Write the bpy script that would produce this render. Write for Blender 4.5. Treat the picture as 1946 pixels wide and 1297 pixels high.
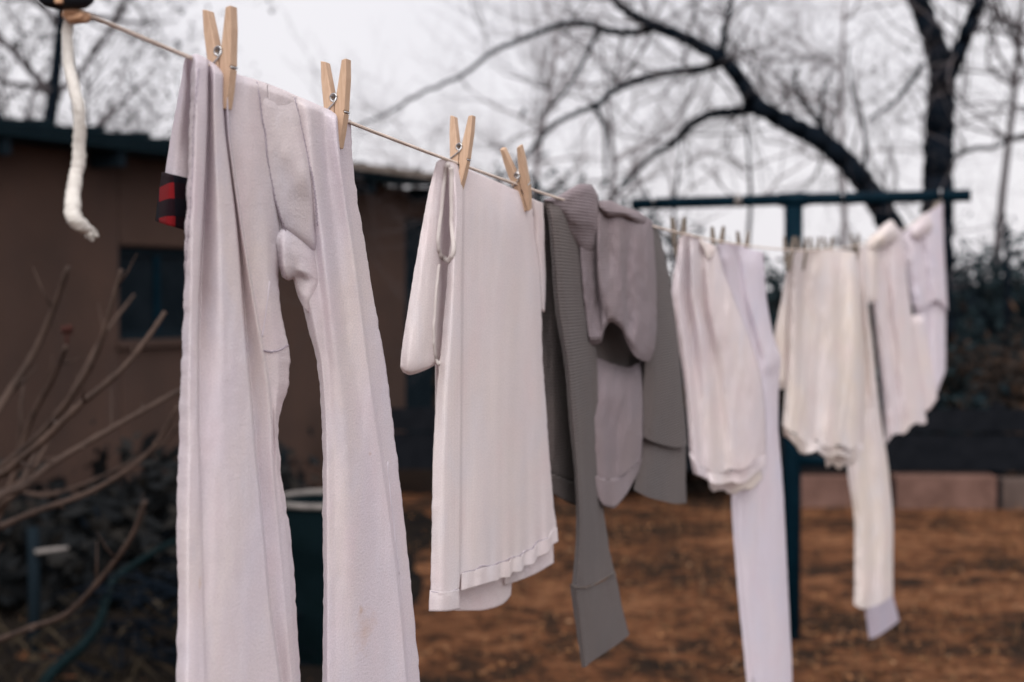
import bpy, bmesh, math, random
import numpy as np
from mathutils import Vector, Matrix, noise

random.seed(11)
for o in list(bpy.data.objects):
    bpy.data.objects.remove(o)
scene = bpy.context.scene
COL = scene.collection
R = math.radians

# ------------------------------------------------------------------ camera
FPX, CX, CY = 2703.0, 973.0, 648.5          # 50 mm lens on a 1946 px wide frame
PITCH = R(1.875)
CAM = Vector((0, 0, 1.5))
FWD = Vector((0, math.cos(PITCH), -math.sin(PITCH)))
UP = Vector((0, math.sin(PITCH), math.cos(PITCH)))
cd = bpy.data.cameras.new('camera')
cam = bpy.data.objects.new('camera', cd); COL.objects.link(cam)
cam.location = CAM
cam.rotation_euler = (R(90) - PITCH, 0, 0)
cd.sensor_width = 36.0; cd.lens = 50.0
cd.clip_start = 0.05; cd.clip_end = 500
cd.dof.use_dof = True
cd.dof.focus_distance = 1.36
cd.dof.aperture_fstop = 5.0
scene.camera = cam

# ------------------------------------------------------------------ light
SUN_AZ, SUN_EL = R(-177), R(42)             # azimuth from +Y towards +X: the veiled sun stands behind the camera, a little to its left
sun_dir = Vector((math.sin(SUN_AZ) * math.cos(SUN_EL), math.cos(SUN_AZ) * math.cos(SUN_EL), math.sin(SUN_EL)))
sd = bpy.data.lights.new('sun', 'SUN')
sd.energy = 1.5; sd.angle = R(75); sd.color = (1.0, 0.965, 0.945)
sun = bpy.data.objects.new('sun', sd); COL.objects.link(sun)
sun.rotation_euler = (-sun_dir).to_track_quat('-Z', 'Y').to_euler()

world = bpy.data.worlds.new('World'); scene.world = world
world.use_nodes = True
wn = world.node_tree.nodes; wl = world.node_tree.links
wn.clear()
wo = wn.new('ShaderNodeOutputWorld'); bg = wn.new('ShaderNodeBackground')
sky = wn.new('ShaderNodeTexSky'); sky.sky_type = 'NISHITA'; sky.sun_disc = False
sky.sun_elevation = SUN_EL; sky.sun_rotation = SUN_AZ
sky.dust_density = 5.0; sky.air_density = 1.0
deck = wn.new('ShaderNodeMix'); deck.data_type = 'RGBA'       # a closed cloud deck in front of the clear sky
deck.inputs[0].default_value = 0.95
tc = wn.new('ShaderNodeTexCoord'); nz = wn.new('ShaderNodeTexNoise')
nz.inputs['Scale'].default_value = 2.2; nz.inputs['Detail'].default_value = 4
cr = wn.new('ShaderNodeValToRGB')
cr.color_ramp.elements[0].position = 0.35; cr.color_ramp.elements[0].color = (3.80, 3.69, 3.86, 1)
cr.color_ramp.elements[1].position = 0.65; cr.color_ramp.elements[1].color = (4.08, 3.96, 4.07, 1)
wl.new(tc.outputs['Generated'], nz.inputs['Vector']); wl.new(nz.outputs['Fac'], cr.inputs['Fac'])
wl.new(sky.outputs[0], deck.inputs[6]); wl.new(cr.outputs[0], deck.inputs[7])
wl.new(deck.outputs[2], bg.inputs['Color'])
bg.inputs['Strength'].default_value = 0.10
wl.new(bg.outputs[0], wo.inputs[0])

scene.view_settings.view_transform = 'Standard'
scene.view_settings.look = 'None'
scene.view_settings.exposure = 1.22
scene.view_settings.gamma = 1.0
scene.view_settings.use_curve_mapping = False
scene.render.engine = 'CYCLES'
scene.cycles.use_denoising = True
scene.cycles.max_bounces = 8
scene.cycles.transparent_max_bounces = 8

# ------------------------------------------------------------------ picture -> place helpers
def ray(px, py):
    return FWD + Vector(((px - CX) / FPX, 0, 0)) + UP * ((CY - py) / FPX)
def at(px, py, d):
    return CAM + ray(px, py) * d
def on_ground(px, py, z=0.0):
    r = ray(px, py)
    return CAM + r * ((z - CAM.z) / r.z)

# the washing line: straight in plan, sagging like a parabola
LA, LB = (-0.247, 1.1), (1.797, 5.96)
LDIR = Vector((LB[0] - LA[0], LB[1] - LA[1], 0)).normalized()
LYAW = math.atan2(LDIR.x, LDIR.y)
LN = Vector((LDIR.y, -LDIR.x, 0))           # towards the side the camera sees
def line_z(d):
    return 1.5 + 0.095 + 0.030 * (d - 2.8) ** 2
def line_pt(d):
    k = (d - LA[1]) / (LB[1] - LA[1])
    return Vector((LA[0] + k * (LB[0] - LA[0]), d, line_z(d)))
def plane_depth(px, py, p0, yaw):
    r = ray(px, py)
    n = Vector((math.cos(yaw), -math.sin(yaw), 0))
    den = r.dot(n)
    return (Vector(p0) - CAM).dot(n) / den
def line_d(px):
    d = plane_depth(px, 560, (LA[0], LA[1], 0), LYAW)
    return d * ray(px, 560).y

def cloth_uv(px, py):                       # cloth coordinates (metres along the line, height) of a picture spot
    p = CAM + ray(px, py) * (plane_depth(px, py, (LA[0], LA[1], 0), LYAW) - 0.035)
    return px * line_d(500) / FPX * 1.5, p.z

# ------------------------------------------------------------------ object helpers
def tag(o, label=None, cat=None, group=None, kind=None):
    if label: o['label'] = label
    if cat: o['category'] = cat
    if group: o['group'] = group
    if kind: o['kind'] = kind
    return o
def empty(name, loc=(0, 0, 0), rz=0.0):
    o = bpy.data.objects.new(name, None); COL.objects.link(o)
    o.location = loc; o.rotation_euler = (0, 0, rz); o.empty_display_size = 0.05
    return o
PW = {}                                     # world position of an empty, so that parts may be built in world space
def link(name, me, parent=None):
    o = bpy.data.objects.new(name, me); COL.objects.link(o)
    if parent is not None:
        o.parent = parent
    return o
class MB:
    def __init__(s): s.v = []; s.f = []; s.m = []; s.uv = None
    def add(s, vs, fs, mi=0):
        b = len(s.v); s.v += [tuple(v) for v in vs]
        s.f += [tuple(i + b for i in f) for f in fs]; s.m += [mi] * len(fs)
    def box(s, lo, hi, mi=0):
        x0, y0, z0 = lo; x1, y1, z1 = hi
        s.add([(x0,y0,z0),(x1,y0,z0),(x1,y1,z0),(x0,y1,z0),(x0,y0,z1),(x1,y0,z1),(x1,y1,z1),(x0,y1,z1)],
              [(0,3,2,1),(4,5,6,7),(0,1,5,4),(1,2,6,5),(2,3,7,6),(3,0,4,7)], mi)
    def tube(s, path, radii, sides=8, mi=0, cap=True):
        path = [Vector(p) for p in path]
        n = len(path)
        if not hasattr(radii, '__len__'): radii = [radii] * n
        vs, fs = [], []
        t = (path[1] - path[0]).normalized()
        a = t.orthogonal().normalized(); b = t.cross(a)
        for i, p in enumerate(path):
            t2 = (path[min(i+1, n-1)] - path[max(i-1, 0)])
            if t2.length > 1e-9:
                t2.normalize()
                a = (a - t2 * a.dot(t2))
                a = a.normalized() if a.length > 1e-6 else t2.orthogonal().normalized()
                b = t2.cross(a)
            for k in range(sides):
                an = 2 * math.pi * k / sides
                vs.append(p + (a * math.cos(an) + b * math.sin(an)) * radii[i])
        for i in range(n - 1):
            for k in range(sides):
                k2 = (k + 1) % sides
                fs.append((i*sides+k, i*sides+k2, (i+1)*sides+k2, (i+1)*sides+k))
        if cap:
            fs.append(tuple(range(sides))[::-1]); fs.append(tuple((n-1)*sides + k for k in range(sides)))
        s.add(vs, fs, mi)
    def build(s, name, mats, parent=None, smooth=True):
        me = bpy.data.meshes.new(name)
        vs = s.v
        me.from_pydata(vs, [], s.f)
        if not isinstance(mats, (list, tuple)): mats = [mats]
        for m in mats: me.materials.append(m)
        if len(mats) > 1: me.polygons.foreach_set('material_index', s.m)
        if smooth: me.polygons.foreach_set('use_smooth', [True] * len(me.polygons))
        me.update()
        return link(name, me, parent)
def shift(mb, off):
    ox, oy, oz = off
    mb.v = [(x-ox, y-oy, z-oz) for x, y, z in mb.v]
    return mb
def bevel(o, w, seg=2):
    m = o.modifiers.new('edge', 'BEVEL'); m.width = w; m.segments = seg; m.limit_method = 'ANGLE'
    return o
def catmull(pts, per=8):
    P = [np.array(p, float) for p in pts]
    P = [2*P[0]-P[1]] + P + [2*P[-1]-P[-2]]
    out = []
    for i in range(1, len(P) - 2):
        for k in range(per):
            t = k / per
            out.append(0.5*((2*P[i]) + (-P[i-1]+P[i+1])*t + (2*P[i-1]-5*P[i]+4*P[i+1]-P[i+2])*t*t + (-P[i-1]+3*P[i]-3*P[i+1]+P[i+2])*t**3))
    out.append(P[-2])
    return np.array(out)

# ------------------------------------------------------------------ materials
def mat(name):
    m = bpy.data.materials.new(name); m.use_nodes = True
    n = m.node_tree.nodes; l = m.node_tree.links
    return m, n, l, n['Principled BSDF'], n['Material Output']
def ramp(n, l, src, stops):
    r = n.new('ShaderNodeValToRGB')
    e = r.color_ramp.elements
    while len(e) < len(stops): e.new(0.5)
    for el, (p, c) in zip(e, stops):
        el.position = p; el.color = (*c, 1)
    l.new(src, r.inputs['Fac'])
    return r.outputs[0]
def noise_tex(n, l, scale, detail=4, rough=0.5, coord='Object', stretch=None, seed=0.0):
    tc = n.new('ShaderNodeTexCoord'); t = n.new('ShaderNodeTexNoise')
    t.inputs['Scale'].default_value = scale; t.inputs['Detail'].default_value = detail; t.inputs['Roughness'].default_value = rough
    mp = n.new('ShaderNodeMapping')
    if stretch: mp.inputs['Scale'].default_value = stretch
    mp.inputs['Location'].default_value = (seed, seed * 1.7, seed * 0.3)
    l.new(tc.outputs[coord], mp.inputs['Vector']); l.new(mp.outputs[0], t.inputs['Vector'])
    return t.outputs['Fac']
def bump(n, l, bsdf, src, strength, dist):
    b = n.new('ShaderNodeBump'); b.inputs['Strength'].default_value = strength; b.inputs['Distance'].default_value = dist
    l.new(src, b.inputs['Height'])
    if bsdf: l.new(b.outputs[0], bsdf.inputs['Normal'])
    return b
def mixc(n, l, fac, a, b, mode='MIX'):
    m = n.new('ShaderNodeMix'); m.data_type = 'RGBA'; m.blend_type = mode
    for s, i in ((fac, 0), (a, 6), (b, 7)):
        if isinstance(s, (int, float)): m.inputs[i].default_value = s
        elif isinstance(s, tuple): m.inputs[i].default_value = (*s, 1)
        else: l.new(s, m.inputs[i])
    return m.outputs[2]
def mathn(n, l, op, a, b=None):
    m = n.new('ShaderNodeMath'); m.operation = op
    for s, i in ((a, 0), (b, 1)):
        if s is None: continue
        if isinstance(s, (int, float)): m.inputs[i].default_value = s
        else: l.new(s, m.inputs[i])
    return m.outputs[0]

def simple(name, c0, c1, scale, rough=0.8, bstr=0.3, bdist=0.002, stretch=None, metal=0.0, spec=0.04, detail=5):
    m, n, l, b, o = mat(name)
    f = noise_tex(n, l, scale, detail, 0.6, stretch=stretch)
    l.new(ramp(n, l, f, [(0.3, c0), (0.7, c1)]), b.inputs['Base Color'])
    b.inputs['Roughness'].default_value = rough; b.inputs['Metallic'].default_value = metal
    b.inputs['Specular IOR Level'].default_value = spec
    if bstr: bump(n, l, b, f, bstr, bdist)
    return m

def cotton(name, base, warm, rib=None, stains=(), trans=0.36, seed=0.0, fine=650, yellow=0.5, groove_shade=0.0):
    """soft knitted cotton: UV in metres, fine knit relief, faint uneven ageing, small stains"""
    m, n, l, b, o = mat(name)
    f1 = noise_tex(n, l, 7.0, 4, 0.55, 'UV', (1.6, 0.55, 1), seed)
    f2 = noise_tex(n, l, 70.0, 5, 0.65, 'UV', (1, 1, 1), seed + 3)
    c = mixc(n, l, ramp(n, l, f1, [(0.40, (0, 0, 0)), (0.66, (yellow, yellow, yellow))]), base, warm)
    f4 = noise_tex(n, l, 16.0, 3, 0.5, 'UV', (1.5, 0.7, 1), seed + 14)
    c = mixc(n, l, ramp(n, l, f4, [(0.30, (0.45,)*3), (0.47, (0,)*3)]), c, (base[0]*0.93, base[1]*1.0, base[2]*1.04))
    c = mixc(n, l, ramp(n, l, f4, [(0.53, (0,)*3), (0.70, (0.40,)*3)]), c, (base[0]*1.04, base[1]*0.94, base[2]*0.92))
    c = mixc(n, l, ramp(n, l, f2, [(0.3, (0.10,)*3), (0.7, (0.0,)*3)]), c, tuple(x*0.72 for x in base))
    f3 = noise_tex(n, l, 620.0, 4, 0.75, 'UV', (1, 1, 1), seed + 9)
    c = mixc(n, l, ramp(n, l, f3, [(0.30, (0.50,)*3), (0.62, (0.0,)*3)]), c, tuple(x*0.62 for x in base))
    tc = n.new('ShaderNodeTexCoord')
    for (u, v, r, ry, col, amt) in stains:
        mp = n.new('ShaderNodeMapping'); mp.inputs['Location'].default_value = (-u / r, -v / ry, 0)
        mp.inputs['Scale'].default_value = (1 / r, 1 / ry, 1)
        l.new(tc.outputs['UV'], mp.inputs['Vector'])
        ln = n.new('ShaderNodeVectorMath'); ln.operation = 'LENGTH'; l.new(mp.outputs[0], ln.inputs[0])
        nn = noise_tex(n, l, 60, 4, 0.7, 'UV')
        v1 = mathn(n, l, 'ADD', ln.outputs['Value'], mathn(n, l, 'MULTIPLY', nn, 1.2))
        fac = ramp(n, l, v1, [(0.45, (amt,)*3), (1.0, (0,)*3)])
        c = mixc(n, l, fac, c, col)
    if rib and groove_shade:  # shade in the rib grooves, painted into the colour
        w0 = n.new('ShaderNodeTexWave'); w0.wave_type = 'BANDS'; w0.bands_direction = rib[2]
        w0.inputs['Scale'].default_value = 2 * math.pi / (20 * rib[0]); w0.inputs['Distortion'].default_value = 0.8; w0.inputs['Detail'].default_value = 2
        l.new(tc.outputs['UV'], w0.inputs['Vector'])
        c = mixc(n, l, ramp(n, l, w0.outputs['Fac'], [(0.15, (groove_shade,)*3), (0.75, (0,)*3)]), c, tuple(x*0.35 for x in base))
    l.new(c, b.inputs['Base Color'])
    b.inputs['Roughness'].default_value = 0.95
    b.inputs['Specular IOR Level'].default_value = 0.1
    b.inputs['Sheen Weight'].default_value = 0.08; b.inputs['Sheen Roughness'].default_value = 0.6
    kn = noise_tex(n, l, fine, 3, 0.7, 'UV', (1, 0.6, 1))
    h = kn
    if rib:
        per, strength, axis = rib
        w = n.new('ShaderNodeTexWave'); w.wave_type = 'BANDS'; w.bands_direction = axis
        w.inputs['Scale'].default_value = 2 * math.pi / (20 * per) * 1.0
        w.inputs['Distortion'].default_value = 0.6; w.inputs['Detail'].default_value = 2; w.inputs['Detail Scale'].default_value = 3
        l.new(tc.outputs['UV'], w.inputs['Vector'])
        h = mathn(n, l, 'ADD', mathn(n, l, 'MULTIPLY', kn, 0.35), mathn(n, l, 'MULTIPLY', w.outputs['Fac'], strength))
    bp = bump(n, l, b, h, 0.75, 0.0012)
    tr = n.new('ShaderNodeBsdfTranslucent'); l.new(c, tr.inputs['Color']); l.new(bp.outputs[0], tr.inputs['Normal'])
    mx = n.new('ShaderNodeMixShader'); mx.inputs[0].default_value = trans
    l.new(b.outputs[0], mx.inputs[1]); l.new(tr.outputs[0], mx.inputs[2]); l.new(mx.outputs[0], o.inputs['Surface'])
    return m

LILAC, CREAM = (0.845, 0.78, 0.84), (0.89, 0.815, 0.77)
M = {}
M['pants'] = cotton('pants cotton', LILAC, (0.90, 0.81, 0.76), None, seed=1.0, yellow=0.8,
    stains=[(*cloth_uv(693, 1195), 0.036, 0.055, (0.66, 0.47, 0.36), 0.5), (*cloth_uv(703, 862), 0.006, 0.006, (0.50, 0.32, 0.25), 0.6),
            (*cloth_uv(686, 1155), 0.007, 0.010, (0.58, 0.40, 0.27), 0.5), (*cloth_uv(380, 1110), 0.005, 0.018, (0.62, 0.45, 0.30), 0.55)])
M['white'] = cotton('white cotton', (0.87, 0.80, 0.82), CREAM, (0.0026, 0.25, 'X'), seed=5.0, yellow=0.6)
M['grey'] = cotton('grey waffle knit', (0.255, 0.212, 0.232), (0.285, 0.23, 0.225), (0.0042, 0.8, 'Y'), seed=8.0, trans=0.10, groove_shade=0.24)
M['shadegrey'] = cotton('shaded grey waffle knit', (0.125, 0.108, 0.108), (0.155, 0.125, 0.115), (0.0042, 0.9, 'Y'), seed=9.0, trans=0.08, groove_shade=0.35)  # darker copy of the grey knit: shade on sleeves and back put into colour
M['white2'] = cotton('soft white cotton', (0.84, 0.77, 0.80), (0.88, 0.795, 0.745), None, seed=12.0, yellow=0.7)
M['cream'] = cotton('cream cotton', (0.83, 0.765, 0.765), (0.87, 0.785, 0.705), None, seed=17.0, yellow=1.0)
M['lilac'] = cotton('lilac white cotton', (0.81, 0.76, 0.84), (0.86, 0.79, 0.81), None, seed=21.0, yellow=0.6)
M['cuffgrey'] = cotton('grey lilac rib', (0.58, 0.53, 0.63), (0.62, 0.56, 0.63), (0.006, 0.8, 'X'), seed=25.0, groove_shade=0.25)
M['thread'] = simple('seam thread', (0.30, 0.26, 0.31), (0.42, 0.37, 0.42), 300, 0.9, 0.3, 0.0005)
M['gthread'] = simple('grey seam thread', (0.10, 0.085, 0.08), (0.14, 0.12, 0.11), 300, 0.9, 0.3, 0.0005)
M['binding'] = cotton('binding cotton', (0.78, 0.72, 0.70), CREAM, None, seed=30)
def plaid():
    m, n, l, b, o = mat('red and black plaid')
    tc = n.new('ShaderNodeTexCoord'); sp = n.new('ShaderNodeSeparateXYZ'); l.new(tc.outputs['UV'], sp.inputs[0])
    fac = []
    for ax, per, ph in (('X', 0.034, 0.019), ('Y', 0.027, 0.0025)):
        x = mathn(n, l, 'FRACT', mathn(n, l, 'DIVIDE', mathn(n, l, 'ADD', sp.outputs[ax], ph), per))
        fac.append(mathn(n, l, 'GREATER_THAN', x, 0.52))
    k = mathn(n, l, 'MULTIPLY', mathn(n, l, 'ADD', fac[0], fac[1]), 0.5)
    c = ramp(n, l, k, [(0.1, (0.006, 0.006, 0.010)), (0.5, (0.012, 0.005, 0.008)), (0.95, (0.17, 0.009, 0.012))])
    l.new(c, b.inputs['Base Color']); b.inputs['Roughness'].default_value = 0.95; b.inputs['Specular IOR Level'].default_value = 0.1
    bump(n, l, b, noise_tex(n, l, 1400, 3, 0.6, 'UV'), 0.4, 0.0005)
    return m
M['plaid'] = plaid()
def wood():
    m, n, l, b, o = mat('pale birch wood')
    f = noise_tex(n, l, 900, 4, 0.6, stretch=(1.0, 1.0, 0.06))
    g = noise_tex(n, l, 45, 3, 0.5)
    c = ramp(n, l, f, [(0.25, (0.40, 0.265, 0.18)), (0.55, (0.54, 0.38, 0.275)), (0.8, (0.60, 0.44, 0.33))])
    c = mixc(n, l, ramp(n, l, g, [(0.45, (0, 0, 0)), (0.75, (0.5,)*3)]), c, (0.40, 0.25, 0.17))
    oi = n.new('ShaderNodeObjectInfo')
    c = mixc(n, l, mathn(n, l, 'MULTIPLY', oi.outputs['Random'], 0.35), c, (0.38, 0.25, 0.15))
    l.new(c, b.inputs['Base Color']); b.inputs['Roughness'].default_value = 0.62; b.inputs['Specular IOR Level'].default_value = 0.3
    bump(n, l, b, f, 0.25, 0.0003)
    return m
M['wood'] = wood()
M['greywood'] = simple('weathered grey wood', (0.10, 0.085, 0.072), (0.21, 0.175, 0.145), 300, 0.85, 0.3, 0.0004, stretch=(1, 1, 0.1))
M['steel'] = simple('galvanised wire', (0.45, 0.46, 0.48), (0.62, 0.62, 0.62), 400, 0.32, 0.1, 0.0002, metal=1.0)
def rope_mat(name, c0, c1, scale):
    m, n, l, b, o = mat(name)
    f = noise_tex(n, l, scale, 4, 0.7); g = noise_tex(n, l, 25, 3, 0.5)
    c = ramp(n, l, f, [(0.3, c0), (0.7, c1)])
    c = mixc(n, l, ramp(n, l, g, [(0.45, (0,)*3), (0.7, (0.5,)*3)]), c, tuple(x * 0.75 for x in c0))
    l.new(c, b.inputs['Base Color']); b.inputs['Roughness'].default_value = 0.95; b.inputs['Specular IOR Level'].default_value = 0.1
    bump(n, l, b, f, 0.8, 0.0012)
    return m
M['rope'] = rope_mat('cotton line', (0.56, 0.46, 0.40), (0.74, 0.65, 0.58), 500)
M['tail'] = rope_mat('frayed cotton cord', (0.50, 0.475, 0.44), (0.68, 0.655, 0.62), 380)
M['knot'] = rope_mat('tan cord', (0.52, 0.30, 0.18), (0.66, 0.42, 0.28), 400)
M['teal'] = simple('dark teal paint', (0.0008, 0.007, 0.013), (0.002, 0.013, 0.022), 14, 0.6, 0.25, 0.002)
M['black'] = simple('black plastic', (0.010, 0.012, 0.016), (0.02, 0.022, 0.028), 60, 0.4, 0.1, 0.0005)
M['stucco'] = None
def stucco():
    m, n, l, b, o = mat('brown adobe stucco')
    f = noise_tex(n, l, 1.3, 5, 0.6); g = noise_tex(n, l, 45, 5, 0.7); h = noise_tex(n, l, 3.0, 4, 0.6, stretch=(1, 1, 0.25), seed=4)
    c = ramp(n, l, f, [(0.3, (0.030, 0.0145, 0.010)), (0.7, (0.056, 0.028, 0.019))])
    c = mixc(n, l, ramp(n, l, h, [(0.5, (0,)*3), (0.75, (0.5,)*3)]), c, (0.030, 0.018, 0.016))
    l.new(c, b.inputs['Base Color']); b.inputs['Roughness'].default_value = 0.95
    bump(n, l, b, mathn(n, l, 'ADD', g, mathn(n, l, 'MULTIPLY', f, 2.0)), 0.5, 0.012)
    return m
M['stucco'] = stucco()
M['roof'] = simple('weathered roof metal', (0.0015, 0.006, 0.009), (0.004, 0.010, 0.014), 6, 0.55, 0.2, 0.004, stretch=(1, 1, 1))
M['edge'] = simple('rusty drip edge', (0.10, 0.075, 0.06), (0.24, 0.21, 0.19), 9, 0.6, 0.2, 0.002)
M['dark_wood'] = simple('dark stained timber', (0.004, 0.008, 0.012), (0.009, 0.015, 0.020), 8, 0.7, 0.4, 0.004, stretch=(4, 4, 0.4))
M['rail'] = simple('creosoted plank', (0.004, 0.005, 0.007), (0.009, 0.010, 0.013), 9, 0.85, 0.4, 0.004)
def glass():
    m, n, l, b, o = mat('dusty window glass')
    f = noise_tex(n, l, 5, 4, 0.6)
    l.new(ramp(n, l, f, [(0.3, (0.003, 0.006, 0.009)), (0.7, (0.008, 0.012, 0.016))]), b.inputs['Base Color'])
    b.inputs['Roughness'].default_value = 0.3; b.inputs['Specular IOR Level'].default_value = 0.03
    return m
M['glass'] = glass()
M['bark'] = simple('dark bark', (0.003, 0.006, 0.010), (0.009, 0.012, 0.017), 22, 0.95, 0.8, 0.02, stretch=(1, 1, 0.35), spec=0.0)
M['twig'] = simple('grey brown twigs', (0.060, 0.054, 0.060), (0.10, 0.088, 0.092), 12, 0.95, 0, 0, spec=0.1)
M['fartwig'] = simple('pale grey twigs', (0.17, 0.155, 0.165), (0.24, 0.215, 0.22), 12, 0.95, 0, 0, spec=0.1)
M['cane'] = simple('brown cane bark', (0.026, 0.017, 0.014), (0.072, 0.047, 0.037), 16, 0.8, 0.5, 0.003, stretch=(1, 1, 0.5), spec=0.2)
M['bud'] = simple('dry seed head', (0.03, 0.012, 0.012), (0.06, 0.025, 0.02), 60, 0.9)
def ground_mat():
    m, n, l, b, o = mat('rust brown soil and litter')
    f = noise_tex(n, l, 1.3, 6, 0.72, seed=2); g = noise_tex(n, l, 7, 6, 0.7); h = noise_tex(n, l, 30, 5, 0.75)
    k = mathn(n, l, 'ADD', mathn(n, l, 'MULTIPLY', f, 0.55), mathn(n, l, 'MULTIPLY', g, 0.45))
    c = ramp(n, l, k, [(0.40, (0.018, 0.013, 0.010)), (0.47, (0.070, 0.033, 0.018)), (0.52, (0.20, 0.078, 0.034)), (0.60, (0.36, 0.165, 0.08))])
    c = mixc(n, l, ramp(n, l, h, [(0.35, (0.6,)*3), (0.6, (0,)*3)]), c, (0.020, 0.013, 0.008))
    l.new(c, b.inputs['Base Color']); b.inputs['Roughness'].default_value = 1.0; b.inputs['Specular IOR Level'].default_value = 0.1
    bump(n, l, b, mathn(n, l, 'ADD', g, h), 1.0, 0.05)
    return m
M['ground'] = ground_mat()
def litter_mat():
    m, n, l, b, o = mat('dry leaves and grass')
    f = noise_tex(n, l, 9, 3, 0.6)
    geo = n.new('ShaderNodeNewGeometry')
    c = ramp(n, l, geo.outputs['Random Per Island'], [(0.0, (0.05, 0.032, 0.018)), (0.35, (0.12, 0.055, 0.026)), (0.65, (0.19, 0.082, 0.036)), (0.9, (0.23, 0.11, 0.052)), (1.0, (0.27, 0.16, 0.095))])
    l.new(mixc(n, l, 0.25, c, ramp(n, l, f, [(0.3, (0.05, 0.03, 0.02)), (0.7, (0.3, 0.15, 0.06))])), b.inputs['Base Color'])
    b.inputs['Roughness'].default_value = 0.9; b.inputs['Specular IOR Level'].default_value = 0.15
    return m
M['litter'] = litter_mat()
M['soil'] = simple('dark soil', (0.004, 0.004, 0.005), (0.016, 0.012, 0.009), 6, 1.0, 1.0, 0.04, detail=8)
M['slope'] = simple('dark wooded slope', (0.006, 0.007, 0.008), (0.030, 0.017, 0.011), 0.9, 1.0, 0.8, 0.05)
def leaf_mat(name, cols):
    m, n, l, b, o = mat(name)
    geo = n.new('ShaderNodeNewGeometry')
    l.new(ramp(n, l, geo.outputs['Random Per Island'], cols), b.inputs['Base Color'])
    b.inputs['Roughness'].default_value = 0.8; b.inputs['Specular IOR Level'].default_value = 0.12
    return m
M['evergreen'] = leaf_mat('dark evergreen leaves', [(0, (0.003, 0.008, 0.011)), (0.6, (0.007, 0.016, 0.020)), (1, (0.014, 0.027, 0.031))])
M['russet'] = leaf_mat('russet scrub leaves', [(0, (0.007, 0.006, 0.006)), (0.6, (0.018, 0.012, 0.009)), (1, (0.05, 0.027, 0.016))])
M['murk'] = leaf_mat('dark wet leaves', [(0, (0.002, 0.003, 0.004)), (0.6, (0.006, 0.007, 0.008)), (1, (0.016, 0.014, 0.012))])
M['deadleaf'] = leaf_mat('withered leaves', [(0, (0.018, 0.022, 0.026)), (1, (0.06, 0.055, 0.055))])
M['block'] = simple('rose brown block', (0.085, 0.048, 0.039), (0.145, 0.085, 0.070), 7, 0.95, 0.5, 0.006)
M['blockdark'] = simple('weathered grey block', (0.06, 0.043, 0.038), (0.095, 0.070, 0.062), 7, 0.95, 0.5, 0.006)
M['barrel'] = simple('teal plastic', (0.001, 0.004, 0.005), (0.002, 0.006, 0.008), 9, 0.9, 0.15, 0.004)
M['pale'] = simple('weathered pale strap', (0.13, 0.12, 0.115), (0.22, 0.20, 0.19), 20, 0.8, 0.2, 0.002)
M['hose'] = simple('green garden hose', (0.0015, 0.006, 0.007), (0.004, 0.011, 0.013), 30, 0.5, 0.2, 0.002)
M['straw'] = leaf_mat('dry straw', [(0, (0.010, 0.008, 0.006)), (0.6, (0.024, 0.018, 0.012)), (1, (0.07, 0.054, 0.035))])

# ------------------------------------------------------------------ ground, slope
def ground_z(x, y):
    return 0.035 * noise.noise(Vector((x * 0.6, y * 0.6, 1.0))) + 0.012 * noise.noise(Vector((x * 3, y * 3, 4.0)))
mb = MB()
xs = np.concatenate([np.linspace(-120, -8, 12), np.linspace(-7.5, 7.5, 110), np.linspace(8, 120, 12)])
ys = np.concatenate([np.linspace(-30, -1, 8), np.linspace(-0.5, 14, 100), np.linspace(15, 260, 16)])
vs = [(x, y, ground_z(x, y)) for y in ys for x in xs]
W = len(xs)
mb.add(vs, [(j*W+i, j*W+i+1, (j+1)*W+i+1, (j+1)*W+i) for j in range(len(ys)-1) for i in range(W-1)])
tag(mb.build('ground', M['ground']), 'rust brown yard ground strewn with dry leaves', 'ground', kind='structure')

def slope_z(x, y):
    k = min(1, max(0, (y - 10.6) / 6.0))
    side = min(1, max(0, (x + 1.5) / 3.0))
    top = 1.35 + 0.25 * noise.noise(Vector((x * 0.25, 3, 1))) + 0.25 * min(1, max(0, (x - 2.5) / 3))
    return 0.02 + (k ** 0.8) * top * (0.35 + 0.65 * side) + 0.10 * k * noise.noise(Vector((x * 0.9, y * 0.9, 7)))
mb = MB()
xs = np.linspace(-40, 60, 130); ys = np.concatenate([np.linspace(10.55, 20, 40), np.linspace(22, 120, 12)])
W = len(xs)
mb.add([(x, y, slope_z(x, y)) for y in ys for x in xs], [(j*W+i, j*W+i+1, (j+1)*W+i+1, (j+1)*W+i) for j in range(len(ys)-1) for i in range(W-1)])
tag(mb.build('hillside', M['slope']), 'dark brushy slope rising behind the low block wall', 'slope', kind='structure')

mb = MB()  # darker soil sheet laid just above the ground along the shed
patchp = [(-700, 1300), (-300, 1200), (100, 1130), (450, 1040), (700, 985), (790, 965), (830, 980), (850, 1010), (800, 1060), (820, 1120), (760, 1190), (740, 1260), (650, 1330), (500, 1420), (200, 1560), (-200, 1750), (-700, 1900)]
P = catmull([on_ground(x, y)[:2] for x, y in patchp], 5)
c = P.mean(axis=0)
K = 14; n_ = len(P)
vs = [(c[0], c[1], ground_z(c[0], c[1]) + 0.016)]
for k in range(1, K + 1):
    for i, p in enumerate(P):
        q = c + (p - c) * (k / K) * (1 + 0.05 * noise.noise(Vector((p[0]*2, p[1]*2, 0))))
        vs.append((q[0], q[1], ground_z(q[0], q[1]) + (0.016 if k < K else -0.03) + (0.02 * noise.noise(Vector((q[0]*7, q[1]*7, 3))) if k < K else 0)))
fs = [(0, 1 + i, 1 + (i+1) % n_) for i in range(n_)]
for k in range(K - 1):
    fs += [(1+k*n_+i, 1+(k+1)*n_+i, 1+(k+1)*n_+(i+1) % n_, 1+k*n_+(i+1) % n_) for i in range(n_)]
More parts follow.
